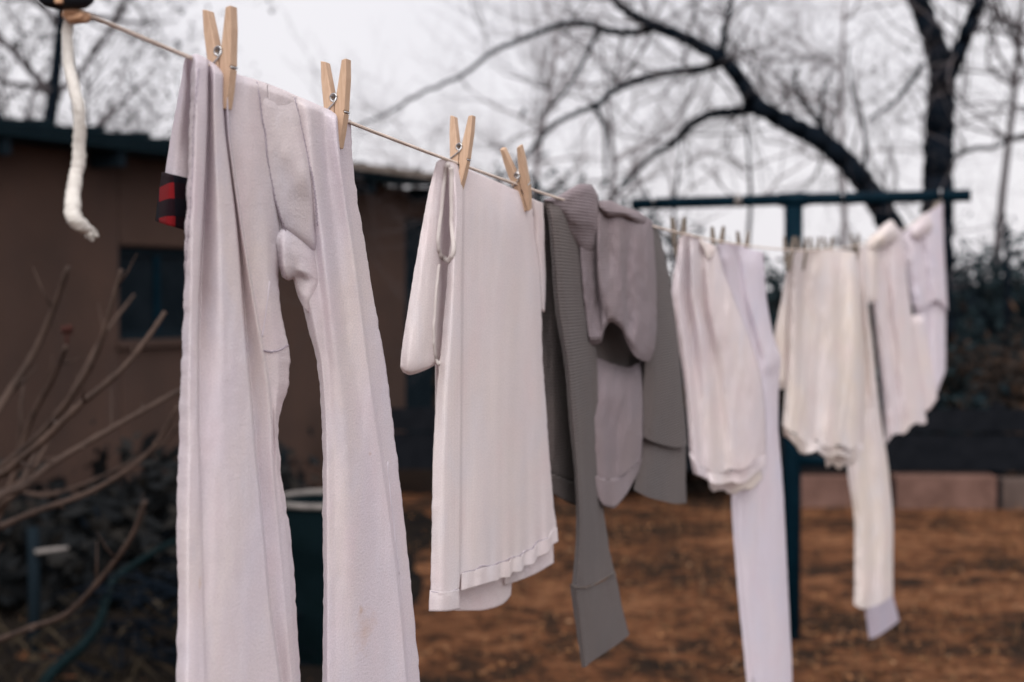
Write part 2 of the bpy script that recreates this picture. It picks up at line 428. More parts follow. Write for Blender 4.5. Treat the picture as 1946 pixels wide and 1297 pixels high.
mb.add(vs, [f[::-1] for f in fs])
tag(mb.build('dark_soil_patch', M['soil']), 'dark soil patch along the shed', 'soil', kind='structure')

# ------------------------------------------------------------------ shed
SYAW = math.atan2(2.25, 3.9)
SP = Vector((-0.63, 11.9, 0))               # the far corner of the wall
SD = Vector((math.sin(SYAW), math.cos(SYAW), 0))
shed = empty('stucco_shed', SP, -SYAW)      # local +Y runs along the wall away from the camera, +X faces the yard
tag(shed, 'low brown stucco shed with dark metal roof and small dark window', 'shed')
def shed_y(px, py):                         # where a picture ray meets the wall, measured along it
    d = plane_depth(px, py, SP, SYAW)
    p = CAM + ray(px, py) * d - SP
    return p.dot(SD), p.z + SP.z
wy0, wz1 = shed_y(228, 468); _, wz0 = shed_y(228, 648)
wy1 = wy0 + 1.0
L0, TOPZ = -7.6, 2.36
TH = 0.22
dy0 = shed_y(772, 600)[0]
mb = MB()
mb.box((-TH, L0, -0.1), (0, wy0, TOPZ)); mb.box((-TH, wy0, -0.1), (0, wy1, wz0)); mb.box((-TH, wy0, wz1), (0, wy1, TOPZ))
mb.box((-TH, wy1, -0.1), (0, dy0, TOPZ)); mb.box((-TH, dy0, 2.12), (0, 0, TOPZ))
mb.box((-3.6, -TH, -0.1), (-TH - 0.002, 0, TOPZ)); mb.box((-3.6, L0, -0.1), (-TH - 0.002, L0 + TH, TOPZ)); mb.box((-3.6 - TH, L0, -0.1), (-3.602, 0, TOPZ))
bevel(mb.build('wall', M['stucco'], shed, smooth=False), 0.02, 2)
mb = MB(); mb.box((-0.12, dy0 + 0.003, -0.02), (-0.05, -0.003, 2.117)); dr = mb.build('door', M['dark_wood'], shed, smooth=False)
for k in range(3):
    y = dy0 + (0 - dy0) * (k + 0.5) / 3
    mb = MB(); mb.box((-0.048, y - abs(dy0) / 6.6, 0.05), (-0.03, y + abs(dy0) / 6.6, 2.08)); mb.build('plank', M['dark_wood'], dr, smooth=False)
# roof: a slab with an overhang, a deep fascia board and a drip edge
mb = MB()
ov = 0.28
mb.add([(ov, L0 - ov, 2.40), (ov, ov, 2.40), (-3.9, ov, 2.62), (-3.9, L0 - ov, 2.62), (ov, L0 - ov, 2.45), (ov, ov, 2.45), (-3.9, ov, 2.68), (-3.9, L0 - ov, 2.68)],
       [(0,3,2,1),(4,5,6,7),(0,1,5,4),(1,2,6,5),(2,3,7,6),(3,0,4,7)])
roof = mb.build('roof', M['roof'], shed, smooth=False)
mb = MB(); mb.box((ov - 0.03, L0 - ov, 2.36), (ov - 0.003, ov, 2.396)); mb.build('fascia', M['roof'], roof, smooth=False)
mb = MB(); mb.box((ov + 0.003, -1.7, 2.415), (ov + 0.022, ov, 2.462)); mb.build('drip_edge', M['edge'], roof, smooth=False)
for k in range(22):                          # standing seams
    y = L0 - ov + 0.2 + k * 0.37
    if y > ov: break
    mb = MB(); mb.add([(ov, y-0.012, 2.452), (ov, y+0.012, 2.452), (-3.9, y+0.012, 2.682), (-3.9, y-0.012, 2.682), (ov, y-0.012, 2.48), (ov, y+0.012, 2.48), (-3.9, y+0.012, 2.71), (-3.9, y-0.012, 2.71)],
       [(0,3,2,1),(4,5,6,7),(0,1,5,4),(1,2,6,5),(2,3,7,6),(3,0,4,7)]); mb.build('roof_seam', M['roof'], roof, smooth=False)
for k in range(9):                           # rafters under the eave
    y = L0 + 0.4 + k * 0.85
    mb = MB(); mb.box((0.003, y - 0.03, 2.26), (ov - 0.035, y + 0.03, 2.36)); mb.build('rafter', M['dark_wood'], roof, smooth=False)
win = MB(); f = 0.05
win.box((-0.10, wy0 + 0.002, wz0 + 0.002), (-0.05, wy0 + f, wz1 - 0.002)); win.box((-0.10, wy1 - f, wz0 + 0.002), (-0.05, wy1 - 0.002, wz1 - 0.002))
win.box((-0.099, wy0 + f, wz1 - f), (-0.051, wy1 - f, wz1 - 0.003)); win.box((-0.099, wy0 + f, wz0 + 0.003), (-0.051, wy1 - f, wz0 + f))
wob = win.build('window', M['dark_wood'], shed, smooth=False)
wm = (wy0 + wy1) / 2 - 0.12
mb = MB(); mb.box((-0.098, wm - 0.02, wz0 + f), (-0.052, wm + 0.02, wz1 - f)); mb.build('mullion', M['teal'], wob, smooth=False)
for a, b_ in ((wy0 + f, wm - 0.02), (wm + 0.02, wy1 - f)):
    mb = MB(); mb.box((-0.08, a, wz0 + f), (-0.074, b_, wz1 - f)); mb.build('pane', M['glass'], wob, smooth=False)
mb = MB(); mb.box((-0.045, wy0 - 0.04, wz0 - 0.045), (0.035, wy1 + 0.04, wz0 - 0.002)); mb.build('sill', M['stucco'], wob, smooth=False)

# ------------------------------------------------------------------ low block wall behind the yard
LW = empty('low_block_wall', on_ground(1500, 968)); LW.rotation_euler = (0, 0, R(-1.5))
tag(LW, 'low rose brown block edging wall at the foot of the slope', 'wall')
o0 = LW.location
bw = (1905 - 1713) * o0.y / FPX
x = (1713 - 1500) * o0.y / FPX - 4 * (bw + 0.035)
k = 0
while x < 4.6:
    w = bw * (1.0 if k % 3 else 0.97)
    if x > 0.02:
        h = 0.225 + 0.012 * math.sin(k * 2.1)
        mb = MB(); mb.box((x, 0, -0.06), (x + w, 0.16, h))
        bevel(mb.build('block', M['block'] if k % 3 != 2 else M['blockdark'], LW, smooth=False), 0.012, 2)
        mb = MB(); mb.box((x + w + 0.006, 0.01, -0.06), (x + w + 0.029, 0.10, h - 0.02)); mb.build('stake', M['rail'], LW, smooth=False)
    x += w + 0.035; k += 1
rl = empty('timber_rail', o0 + Vector((0, 0.25, 0)), R(-1.5))
tag(rl, 'dark creosoted plank rail standing behind the block wall', 'rail')
mb = MB(); mb.box((-3.2, 0, 0.24), (4.8, 0.045, 0.50)); mb.build('plank', M['rail'], rl, smooth=False)
mb = MB(); mb.box((-3.2, 0.002, 0.52), (4.8, 0.043, 0.68)); mb.build('plank', M['rail'], rl, smooth=False)
for x in np.arange(-3.0, 4.8, 1.5):
    mb = MB(); mb.box((x, 0.048, -0.05), (x + 0.09, 0.13, 0.72)); mb.build('post', M['rail'], rl, smooth=False)

# ------------------------------------------------------------------ trees
def grow(mb, p, d, length, r, level, rng, droop=0.0, wig=0.22, kids=(3, 5), tips=None, sides=4):
    n = max(3, int(4 + level))
    path, rad = [p.copy()], [r]
    q = p.copy(); dd = d.copy()
    for i in range(n):
        dd = (dd + Vector((rng.gauss(0, wig), rng.gauss(0, wig), rng.gauss(0, wig) + 0.05 - droop))).normalized()
        q = q + dd * (length / n); path.append(q.copy()); rad.append(max(r * (1 - 0.75 * (i + 1) / n), 0.0012))
    mb.tube(path, rad, sides if level > 1 else 3, cap=False)
    if level <= 0:
        if tips is not None: tips.append(path[-1])
        return
    for _ in range(rng.randint(*kids)):
        i = rng.randint(1, n); base = path[i]
        ax = Vector((rng.gauss(0, 1), rng.gauss(0, 1), rng.gauss(0, 1))).normalized()
        dn = (path[i] - path[i-1]).normalized()
        nd = (dn + ax * rng.uniform(0.5, 1.1) + Vector((0, 0, 0.15))).normalized()
        grow(mb, base, nd, length * rng.uniform(0.45, 0.75), max(rad[i] * rng.uniform(0.45, 0.7), 0.0015), level - 1, rng, droop, wig, kids, tips, sides)

def leaves(mb, pts, per, size, spread, rng):
    for p in pts:
        for _ in range(per):
            c = p + Vector((rng.gauss(0, spread), rng.gauss(0, spread), rng.gauss(0, spread)))
            a = Vector((rng.gauss(0, 1), rng.gauss(0, 1), rng.gauss(0, 1))).normalized(); b = a.orthogonal().normalized()
            s = size * rng.uniform(0.6, 1.3)
            mb.add([c - a*s, c + b*s*0.45, c + a*s, c - b*s*0.45], [(0, 1, 2, 3)])

def traced_tree(name, label, root, limbs, depth, seed, twigmat, tw_level=2, tw_count=1.0):
    """limbs: list of (pixel path, start width, end width, depth shift, density) -> trunk + limbs at their own distances"""
    rng = random.Random(seed)
    T = empty(name, root); off = Vector(root)
    tag(T, label, 'tree')
    tw = MB()
    for li, (pts, w0, w1, dz, dens) in enumerate(limbs):
        P = catmull([(x, y) for x, y in pts], 6)
        n = len(P); path, rad = [], []
        for i, (x, y) in enumerate(P):
            k = i / (n - 1)
            d = depth + (dz[0] * (1 - k) + dz[1] * k) + 0.06 * math.sin(i * 1.3 + li)
            q = at(x + 1.6 * math.sin(i * 1.9 + li), y + 1.6 * math.cos(i * 2.3), d)
            path.append(q); rad.append(0.5 * (w0 * (1 - k) + w1 * k) * d / FPX * (1 + 0.07 * math.sin(i * 2.7 + li * 2)))
        mb = MB(); mb.tube([p - off for p in path], rad, 10)
        mb.build('trunk' if li == 0 else 'limb', M['bark'], T)
        for _ in range(int(dens * tw_count)):
            i = rng.randint(1, n - 1)
            dn = (path[i] - path[i-1]).normalized()
            ax = Vector((rng.gauss(0, 1), rng.gauss(0, 1.0), rng.gauss(0.25, 1))).normalized()
            nd = (dn * 0.5 + ax).normalized()
            grow(tw, path[i] - off, nd, rng.uniform(0.5, 1.5), min(rad[i] * 0.4, 0.012), tw_level, rng, 0.0, 0.2, (2, 4))
    o = tw.build('twigs', twigmat, T, smooth=True); o['kind'] = 'stuff'
    return T

TD = 11.6
base = on_ground(1760, 905); base = Vector((base.x, base.y, 0.0))
b1 = at(1775, 560, TD)
traced_tree('bare_tree', 'large bare dark tree with forked trunk behind the teal crossbar', (b1.x, b1.y, slope_z(b1.x, b1.y)), [
    ([(1776, 640), (1778, 520), (1782, 400), (1783, 300), (1788, 200), (1790, 140), (1775, 80), (1745, 0), (1715, -90), (1690, -200)], 70, 30, (0, 0.3), 26),
    ([(1790, 165), (1815, 120), (1838, 60), (1862, 0), (1890, -80), (1905, -180)], 34, 18, (0, -0.5), 22),
    ([(1745, 560), (1712, 470), (1680, 405), (1650, 360), (1605, 305), (1560, 268), (1500, 236), (1440, 200), (1405, 150), (1372, 114), (1300, 72), (1230, 45), (1190, 20), (1160, -10), (1120, -70)], 52, 12, (0.1, -0.9), 40),
    ([(1374, 120), (1330, 132), (1262, 140), (1200, 158), (1158, 178), (1140, 196), (1085, 220), (1050, 240), (1010, 285), (975, 318), (930, 360)], 17, 5, (-0.4, -1.1), 26),
    ([(1250, 52), (1200, 62), (1150, 58), (1128, 47), (1080, 44), (1040, 56), (990, 76), (935, 100), (880, 142), (800, 178), (735, 216), (680, 240)], 16, 4, (-0.6, -1.4), 26),
    ([(1450, 205), (1400, 212), (1350, 218), (1310, 240), (1282, 272), (1240, 296), (1195, 342), (1170, 370)], 22, 5, (-0.3, 0.4), 20),
    ([(1372, 112), (1376, 60), (1388, 10), (1392, -60)], 15, 8, (-0.5, -0.2), 10),
    ([(1566, 268), (1560, 240), (1540, 210), (1515, 170), (1512, 130)], 16, 5, (0, 0.3), 14),
    ([(1565, 258), (1562, 225), (1563, 180), (1580, 140)], 10, 4, (0, -0.3), 8),
    ([(1130, 200), (1148, 240), (1150, 290), (1150, 350)], 9, 4, (-0.8, -0.5), 8),
    ([(1755, 122), (1720, 170), (1704, 192), (1670, 215), (1650, 230)], 10, 4, (0, 0.2), 9),
    ([(1135, 60), (1112, 110), (1085, 160), (1060, 190), (1030, 215)], 9, 3, (-0.9, -1.0), 8),
    ([(1805, 300), (1850, 283), (1890, 280), (1925, 262), (1975, 250)], 10, 5, (0, -0.2), 12),
    ([(1640, 340), (1645, 290), (1640, 230), (1620, 170), (1610, 90)], 9, 3, (0.1, 0.6), 12),
    ], TD, 3, M['twig'], 2, 0.7)

def wild_tree(name, label, root, height, r0, seed, levels=4, lean=(0, 0), mat_t='bark', mat_w='twig', leafy=0, kids=(4, 6), leafm='deadleaf', group=None, cleared=0.3):
    rng = random.Random(seed)
    T = empty(name, root); tag(T, label, 'tree', group)
    n = 9; path, rad = [], []
    for i in range(n + 1):
        k = i / n
        path.append(Vector((lean[0]*k + 0.10*math.sin(k*5+seed), lean[1]*k + 0.1*math.cos(k*4+seed) - 0.1, height*k - 0.15*(1-k)))); rad.append(r0*(1-0.85*k))
    mb = MB(); mb.tube(path, rad, 8); mb.build('trunk', M[mat_t], T)
    tw = MB(); tips = []
    lim = MB()
    for i in range(2, n + 1):
        if i / n < cleared: continue
        for _ in range(3):
            a = rng.uniform(0, 6.28)
            d = Vector((math.cos(a), math.sin(a), rng.uniform(0.3, 0.9))).normalized()
            grow(tw, path[i], d, height * rng.uniform(0.22, 0.42), rad[i]*0.6+0.004, levels - 1, rng, 0.0, 0.2, kids, tips)
    o = tw.build('branches', M[mat_w], T); o['kind'] = 'stuff'
    if leafy:
        lv = MB(); leaves(lv, tips, leafy, 0.05, 0.12, rng)
        o = lv.build('leaves', M[leafm], T, smooth=False); o['kind'] = 'stuff'
    return T
def gp(px, d):                              # a spot on the ground/slope at picture column px and distance d
    p = at(px, 560, d); z = slope_z(p.x, p.y) if p.y > 10.6 and p.x > -0.2 else 0.0
    return (p.x, p.y, z)
wild_tree('bare_tree', 'leaning dark tree holding withered leaves behind the shed roof', gp(-10, 15), 6.6, 0.13, 5, 4, (0.9, 0.3), leafy=2, cleared=0.3, kids=(3, 4))
wild_tree('bare_tree', 'twiggy tree with withered leaves above the shed, beside the hanging cord', gp(150, 19), 4.6, 0.07, 6, 4, (0.3, 0), 'twig', 'twig', leafy=1, kids=(3, 4))
wild_tree('bare_tree', 'low pale twiggy tree above the shed roof, behind the first trousers', gp(300, 24), 3.9, 0.06, 9, 4, (-0.2, 0), 'fartwig', 'fartwig', leafy=0, kids=(3, 4))
wild_tree('bare_tree', 'hazy grey twiggy tree behind the second line gap', gp(780, 22), 3.8, 0.06, 12, 4, (0.2, 0), 'fartwig', 'fartwig', kids=(3, 4))
wild_tree('bare_tree', 'hazy grey twiggy tree rising over the cream undershirt', gp(1010, 20), 4.3, 0.07, 15, 4, (0.3, 0), 'fartwig', 'fartwig', kids=(3, 4))
wild_tree('bare_tree', 'slender bare tree behind the grey shirt', gp(1150, 17), 3.4, 0.045, 18, 3, (0.0, 0), 'twig', 'fartwig', kids=(3, 4))
wild_tree('bare_tree', 'thin dark sapling seen under the crossbar above the folded white shirt', gp(1308, 13), 2.6, 0.03, 21, 3, (-0.1, 0), 'bark', 'fartwig', kids=(2, 3), cleared=0.5)
wild_tree('bare_tree', 'dark sapling seen under the crossbar beside the pale coupling', gp(1398, 13.5), 2.9, 0.035, 24, 3, (0.05, 0), 'bark', 'fartwig', kids=(2, 3), cleared=0.5)
wild_tree('bare_tree', 'grey twiggy tree filling the sky between leaning limb and trunk', gp(1590, 21), 6.0, 0.05, 27, 4, (0.2, 0), 'fartwig', 'fartwig', kids=(2, 3))
wild_tree('bare_tree', 'twiggy brown tree past the end of the crossbar', gp(1900, 18), 6.0, 0.06, 30, 4, (0.2, 0), 'twig', 'twig', leafy=0, kids=(2, 3))
wild_tree('bare_tree', 'tall twiggy tree at the outer edge beyond the crossbar', gp(2060, 15), 6.0, 0.08, 33, 4, (-0.3, 0), 'bark', 'twig', leafy=1, kids=(3, 4))

def bush(name, label, px, d, ztop, w, seed, lm='evergreen', group=None, n=1500, size=0.07):
    rng = random.Random(seed)
    p = at(px, 560, d)
    z0 = slope_z(p.x, p.y) - 0.1 if p.y > 10.6 else 0.0
    T = empty(name, (p.x, p.y, z0)); tag(T, label, 'bush', group)
    h = ztop - z0
    st = MB()
    for k in range(7):
        a = rng.uniform(0, 6.28)
        st.tube([(0, 0, 0), (0.2*w*math.cos(a), 0.2*w*math.sin(a), h*0.4), (0.42*w*math.cos(a), 0.42*w*math.sin(a), h*0.8)], [0.03, 0.02, 0.006], 5)
    st.build('stem', M['bark'], T)
    cl = []
    for k in range(34):
        a = rng.uniform(0, 6.28); rr = math.sqrt(rng.random()) * 0.5 * w; zz = rng.random()
        cl.append(Vector((rr*math.cos(a), rr*math.sin(a)*0.8, h*(0.08 + 0.86*zz*(1-0.45*(2*rr/w)**2)))))
    lv = MB()
    leaves(lv, cl, n // 34, size, 0.13 * max(w, 0.9), rng)
    o = lv.build('crown', M[lm], T, smooth=False); o['kind'] = 'stuff'
hz = [(1290, 14.0, 1.75, 1.5, 'russet', 'russet bush between grey shirt and white shirt, under the line'),
      (1400, 12.6, 1.55, 1.3, 'evergreen', 'dark bush hidden mostly behind the folded white shirt'),
      (1480, 13.0, 1.85, 1.3, 'evergreen', 'dark evergreen bush in the gap beside the teal post'),
      (1600, 12.8, 1.45, 1.6, 'russet', 'low dark scrub behind the cream shirt'),
      (1720, 13.2, 1.7, 1.5, 'evergreen', 'dark bush behind the two far shirts'),
      (1840, 14.2, 1.98, 1.6, 'evergreen', 'tall evergreen bush just past the last shirt'),
      (1930, 13.6, 2.0, 1.6, 'evergreen', 'evergreen bush at the picture edge by the fence stake'),
      (1860, 11.8, 1.15, 1.3, 'russet', 'russet scrub in front of the evergreens above the block wall'),
      (1960, 11.4, 0.95, 1.3, 'russet', 'low russet scrub above the end of the block wall'),
      (1780, 11.5, 0.85, 1.2, 'evergreen', 'low dark shrub over the wall below the last shirts'),
      (980, 16.5, 2.95, 1.9, 'evergreen', 'rounded dark bush showing above the line beside the cream undershirt'),
      (1130, 17, 2.75, 2.0, 'evergreen', 'dark bush topping the grey shirt collar'),
      (800, 19, 3.15, 1.8, 'evergreen', 'dark bush peeping over the far end of the shed roof'),
      (880, 15, 1.9, 2.0, 'russet', 'scrubby bush beyond the shed corner'),
      (250, 7.0, 0.62, 0.8, 'murk', 'low dark shrub at the shed wall, beside the long underwear'),
      (430, 8.2, 0.55, 0.8, 'murk', 'low dark shrub at the shed wall, hidden behind the long underwear'),
      (60, 6.9, 0.42, 0.9, 'murk', 'low dark scrub at the shed wall behind the stake with the tie'),
      (1395, 11.2, 0.75, 1.1, 'russet', 'low dark scrub where the block wall begins'),
      (1270, 11.0, 0.7, 1.1, 'russet', 'low dark scrub behind the grey shirt cuff')]
for i, (px, d, zt, w, lm, lab) in enumerate(hz):
    bush('bush', lab, px, d, zt, w, 50 + i, lm, 'bushes on the slope' if d > 9 else 'low plants along the shed wall', 1700 if d < 15 else 1500, 0.06 if d < 15 else 0.08)
q = Vector(gp(1912, 12.6))
mb = MB(); mb.tube([(0, 0, -0.05), (0.01, 0, 1.0), (0.0, 0, at(1912, 425, 12.6).z - q.z)], [0.03, 0.028, 0.024], 8)
o = mb.build('fence_stake', M['bark']); o.location = q; tag(o, 'thin dark stake standing among the evergreens past the crossbar', 'stake')

# ------------------------------------------------------------------ leaf litter
rng = random.Random(4)
lit = MB()
for _ in range(15000):
    d = rng.uniform(3.6, 10.3); x = rng.uniform(-0.42, 0.46) * d
    if x < -0.06*d + 0.5*noise.noise(Vector((x*2, d*2, 5))) and rng.random() < 0.93: continue
    if noise.noise(Vector((x*0.8, d*0.8, 2))) + rng.gauss(0, 0.25) < -0.12: continue
    z = ground_z(x, d)
    a = rng.uniform(0, 6.28); s = rng.uniform(0.008, 0.022); tl = rng.uniform(0, 0.6)
    u = Vector((math.cos(a), math.sin(a), rng.gauss(0, 0.3))).normalized(); v = Vector((-math.sin(a), math.cos(a), rng.gauss(0, 0.4))).normalized()
    c = Vector((x, d, z + 0.006 + s*0.3))
    if rng.random() < 0.55:
        lit.add([c - u*s, c + v*s*0.6, c + u*s, c - v*s*0.6], [(0, 1, 2, 3)])
    else:
        h = rng.uniform(0.03, 0.09); t = Vector((rng.gauss(0, 0.6), rng.gauss(0, 0.6), 1)).normalized()*h
        c.z = z
        lit.add([c - u*0.004, c + u*0.004, c + t], [(0, 1, 2)])
tag(lit.build('fallen_leaves', M['litter'], smooth=False), 'dry rust leaves and grass tufts scattered over the yard', 'leaves', kind='stuff')
st = MB()
for _ in range(450):
    p = on_ground(rng.uniform(-40, 420), rng.uniform(1110, 1420))
    a = rng.uniform(0, 6.28); h = rng.uniform(0.05, 0.22)
    t = Vector((rng.gauss(0, 0.7), rng.gauss(0, 0.7), 0.7)).normalized()*h; u = Vector((math.cos(a), math.sin(a), 0))*0.005
    st.add([p - u, p + u, p + t*0.6 + Vector((0, 0, 0.02)), p + t], [(0, 1, 2), (0, 2, 3)])
tag(st.build('dry_grass', M['straw'], smooth=False), 'straggly dry grass at the foot of the shed', 'grass', kind='stuff')

# ------------------------------------------------------------------ things low at the shed
for i, (px, yt, yb, lab, r) in enumerate([(65, 1005, 1250, 'short dark garden stake with a pale tie, in front of the shed', 0.028), (540, 852, 1010, 'short dark garden stake by the shed, seen between the trouser legs', 0.03)]):
    g = on_ground(px, yb); top = at(px, yt, g.y)
    T = empty('garden_stake', g); tag(T, lab, 'stake', 'garden stakes')
    mb = MB(); mb.tube([(0, 0, -0.1), (0.004, 0, 0.3), (0, 0, top.z - g.z)], [r, r*0.95, r*0.9], 8); mb.build('stake', M['dark_wood'], T)
    if i == 0:
        e = at(130, 1042, g.y + 0.05) - g; s = at(66, 1050, g.y) - g
        mb = MB(); mb.tube([s, (s*0.4+e*0.6), e], [0.012, 0.012, 0.008], 6); mb.build('tie', M['pale'], T)
g = on_ground(625, 1250); d = g.y
T = empty('barrel', g); tag(T, 'dark teal plastic barrel with pale rim between the trouser legs', 'barrel')
hb = at(620, 945, d).z - g.z
mb = MB(); prof = [(0.19, 0), (0.205, 0.03), (0.215, hb*0.3), (0.222, hb*0.33), (0.215, hb*0.36), (0.222, hb*0.7), (0.228, hb*0.73), (0.222, hb*0.76), (0.215, hb-0.02), (0.20, hb-0.02), (0.19, 0.05)]
S = 28; vs = [(r*math.cos(2*math.pi*k/S), r*math.sin(2*math.pi*k/S), z) for r, z in prof for k in range(S)]
mb.add(vs, [(j*S+k, j*S+(k+1)%S, (j+1)*S+(k+1)%S, (j+1)*S+k) for j in range(len(prof)-1) for k in range(S)]); mb.build('body', M['barrel'], T)
mb = MB(); mb.tube([(0.222*math.cos(2*math.pi*k/32), 0.222*math.sin(2*math.pi*k/32), hb-0.012) for k in range(33)], 0.012, 8, cap=False); mb.build('rim', M['pale'], T)
hp = [(20, 1420), (90, 1290), (150, 1235), (185, 1190), (203, 1140), (215, 1105), (260, 1070), (320, 1035), (380, 1010)]
P = catmull(hp, 6)
pts = [at(x, y, 4.7 + 1.3 * i / len(P)) for i, (x, y) in enumerate(P)]
pts[0].z = 0.02
mb = MB(); mb.tube(pts, [0.022 - 0.010*i/len(pts) for i in range(len(pts))], 8)
o = mb.build('garden_hose', M['hose']); tag(o, 'green garden hose looping up over the brush pile beside the shed', 'hose')
rng = random.Random(77)
mb = MB()
for k in range(120):                         # a heap of dark prunings under the hose
    c = at(rng.uniform(190, 520), rng.uniform(1100, 1320), rng.uniform(5.2, 6.2))
    a = rng.uniform(0, 6.28); l_ = rng.uniform(0.15, 0.5)
    u = Vector((math.cos(a), math.sin(a), rng.gauss(0, 0.35)))*l_
    e = c + u; c.z = max(c.z, 0.02); e.z = max(e.z, 0.02)
    mb.tube([c, (c+e)/2 + Vector((0, 0, 0.03)), e], [0.008, 0.006, 0.002], 4)
tag(mb.build('brush_heap', M['bark']), 'tangled dark heap of prunings at the shed wall', 'brush', kind='stuff')

# ------------------------------------------------------------------ bare shrub canes (front, at the picture's edge)
SH = at(-260, 1500, 3.1); SH.z = 0.0
T = empty('cane_shrub', SH); tag(T, 'leafless shrub of brown curving canes before the shed', 'shrub')
canes = [([(-120, 1150), (-40, 860), (0, 775), (60, 680), (97, 600), (130, 508)], 24.6, 12.2, 2.9),
         ([(-90, 1200), (20, 920), (58, 800), (98, 725), (126, 658)], 16.4, 10.1, 3.5),
         ([(-150, 1250), (-60, 950), (0, 892), (70, 832), (130, 762), (180, 680), (206, 600), (231, 512)], 21.3, 8.6, 3.1),
         ([(-150, 1270), (-50, 960), (20, 890), (82, 838), (150, 772), (230, 704), (282, 640), (313, 594)], 21.3, 9.4, 3.0),
         ([(-140, 1300), (-20, 990), (60, 895), (110, 800), (190, 650), (255, 560)], 16.4, 6.5, 3.7),
         ([(-160, 1320), (-30, 985), (45, 925), (100, 882), (200, 822), (290, 771), (350, 738)], 19.7, 10.8, 2.95),
         ([(-170, 1340), (-60, 1025), (0, 1002), (62, 975), (160, 940), (232, 900), (292, 850), (338, 772)], 18.9, 7.9, 3.05),
         ([(-150, 1330), (-30, 965), (90, 942), (180, 912), (300, 850), (340, 810)], 12.3, 5.0, 3.6),
         ([(-180, 1400), (-60, 1240), (0, 1216), (62, 1192), (130, 1165), (200, 1090), (250, 1020), (277, 952)], 17.2, 9.4, 3.3),
         ([(-100, 1180), (10, 960), (32, 880), (40, 780), (45, 720)], 12.3, 6.5, 4.0),
         ([(-120, 1200), (-20, 990), (35, 930), (75, 850), (130, 790)], 21.3, 8.6, 3.2)]
for i, (pts, w0, w1, d) in enumerate(canes):
    first = at(pts[0][0], pts[0][1], d)
    P = catmull(pts, 8); n = len(P)
    path = [SH + Vector((0.05*math.cos(i*2.3), 0.05*math.sin(i*2.3), -0.05)), SH*0.55 + first*0.45 + Vector((-0.03, 0, -0.08))]
    rad = [0.5*w0*d/FPX*1.25, 0.5*w0*d/FPX*1.12]
    for k, (x, y) in enumerate(P):
        kk = k/(n-1)
        path.append(at(x, y, d + 0.18*math.sin(kk*2.5+i)))
        rad.append(0.43*(w0*(1-kk)+w1*kk)*d/FPX*(1.0 + (0.16 if k % 7 == 3 else 0) + 0.05*math.sin(k*1.7)))
    mb = MB(); mb.tube([p - SH for p in path], rad, 9)
    rg = random.Random(i + 90)
    for k in range(5, len(path) - 2, 5):                  # buds and short side shoots
        dn = (path[k+1] - path[k-1]).normalized(); ax = Vector((rg.gauss(0, 1), rg.gauss(0, 1), rg.gauss(0.3, 1))).normalized()
        ln = rg.choice([0.012, 0.015, 0.02, 0.09]) ; a = (dn*0.8 + ax*0.7).normalized()
        mb.tube([path[k] - SH, path[k] + a*ln*0.5 - SH, path[k] + a*ln + Vector((0, 0, ln*0.15)) - SH], [rad[k]*0.55, rad[k]*0.4, rad[k]*0.12], 6)
    mb.build('cane', M['cane'], T)
bd = at(127, 627, 3.5) - SH
mb = MB()
for k in range(26):
    a = Vector((random.gauss(0, 1), random.gauss(0, 1), random.gauss(0, 0.8))).normalized()*0.016
    mb.tube([bd, bd + a*0.6, bd + a], [0.006, 0.005, 0.002], 5)
mb.tube([bd, bd - Vector((0, 0, 0.045))], 0.004, 5)
mb.build('seed_head', M['bud'], T)

# ------------------------------------------------------------------ far clothesline post
PX, PD = 1.225, 6.2
POST = Vector((PX, PD, 0))
zarm = at(1507, 381, PD).z
post = empty('clothesline_post', POST, -LYAW)
tag(post, 'dark teal steel T-shaped clothesline post with long crossbar', 'clothesline post')
mb = MB(); mb.tube([(0, 0, -0.2), (0, 0, 0.8), (0, 0, zarm - 0.028)], 0.040, 20); mb.build('upright', M['teal'], post)
mb = MB(); mb.tube([(-0.735, 0, zarm), (0, 0, zarm + 0.003), (0.735, 0, zarm)], 0.0255, 18); arm = mb.build('crossbar', M['teal'], post)
mb = MB(); mb.tube([(-0.06, 0, zarm + 0.002), (0.06, 0, zarm + 0.002)], 0.031, 18); mb.build('coupling', M['teal'], arm)
mb = MB(); mb.tube([(-0.255, 0, zarm + 0.002), (-0.228, 0, zarm + 0.002)], 0.0285, 18); mb.build('collar', M['pale'], arm)
mb = MB(); mb.tube([(0.0, 0.0, 0.775), (0.36, 0.02, 0.78)], 0.024, 10); mb.build('brace', M['teal'], post)
for xx in (-0.62, -0.22, 0.22, 0.62):
    mb = MB(); mb.tube([(xx, -0.024, zarm), (xx, -0.05, zarm), (xx, -0.062, zarm + 0.012), (xx, -0.05, zarm + 0.024), (xx, -0.038, zarm + 0.014)], 0.004, 6); mb.build('hook', M['steel'], arm)
# near post, out of the picture: the line needs its other end
NP = line_pt(0.955)
npost = empty('clothesline_post', NP - LN*0.62 - Vector((0, 0, NP.z)) - LDIR*0.02, -LYAW)
tag(npost, 'nearer clothesline post carrying the black line tightener', 'clothesline post')
za = NP.z + 0.135
mb = MB(); mb.tube([(0, 0, -0.2), (0, 0, za - 0.028)], 0.040, 20); mb.build('upright', M['teal'], npost)
mb = MB(); mb.tube([(-0.735, 0, za), (0.70, 0, za)], 0.0255, 18); mb.build('crossbar', M['teal'], npost)

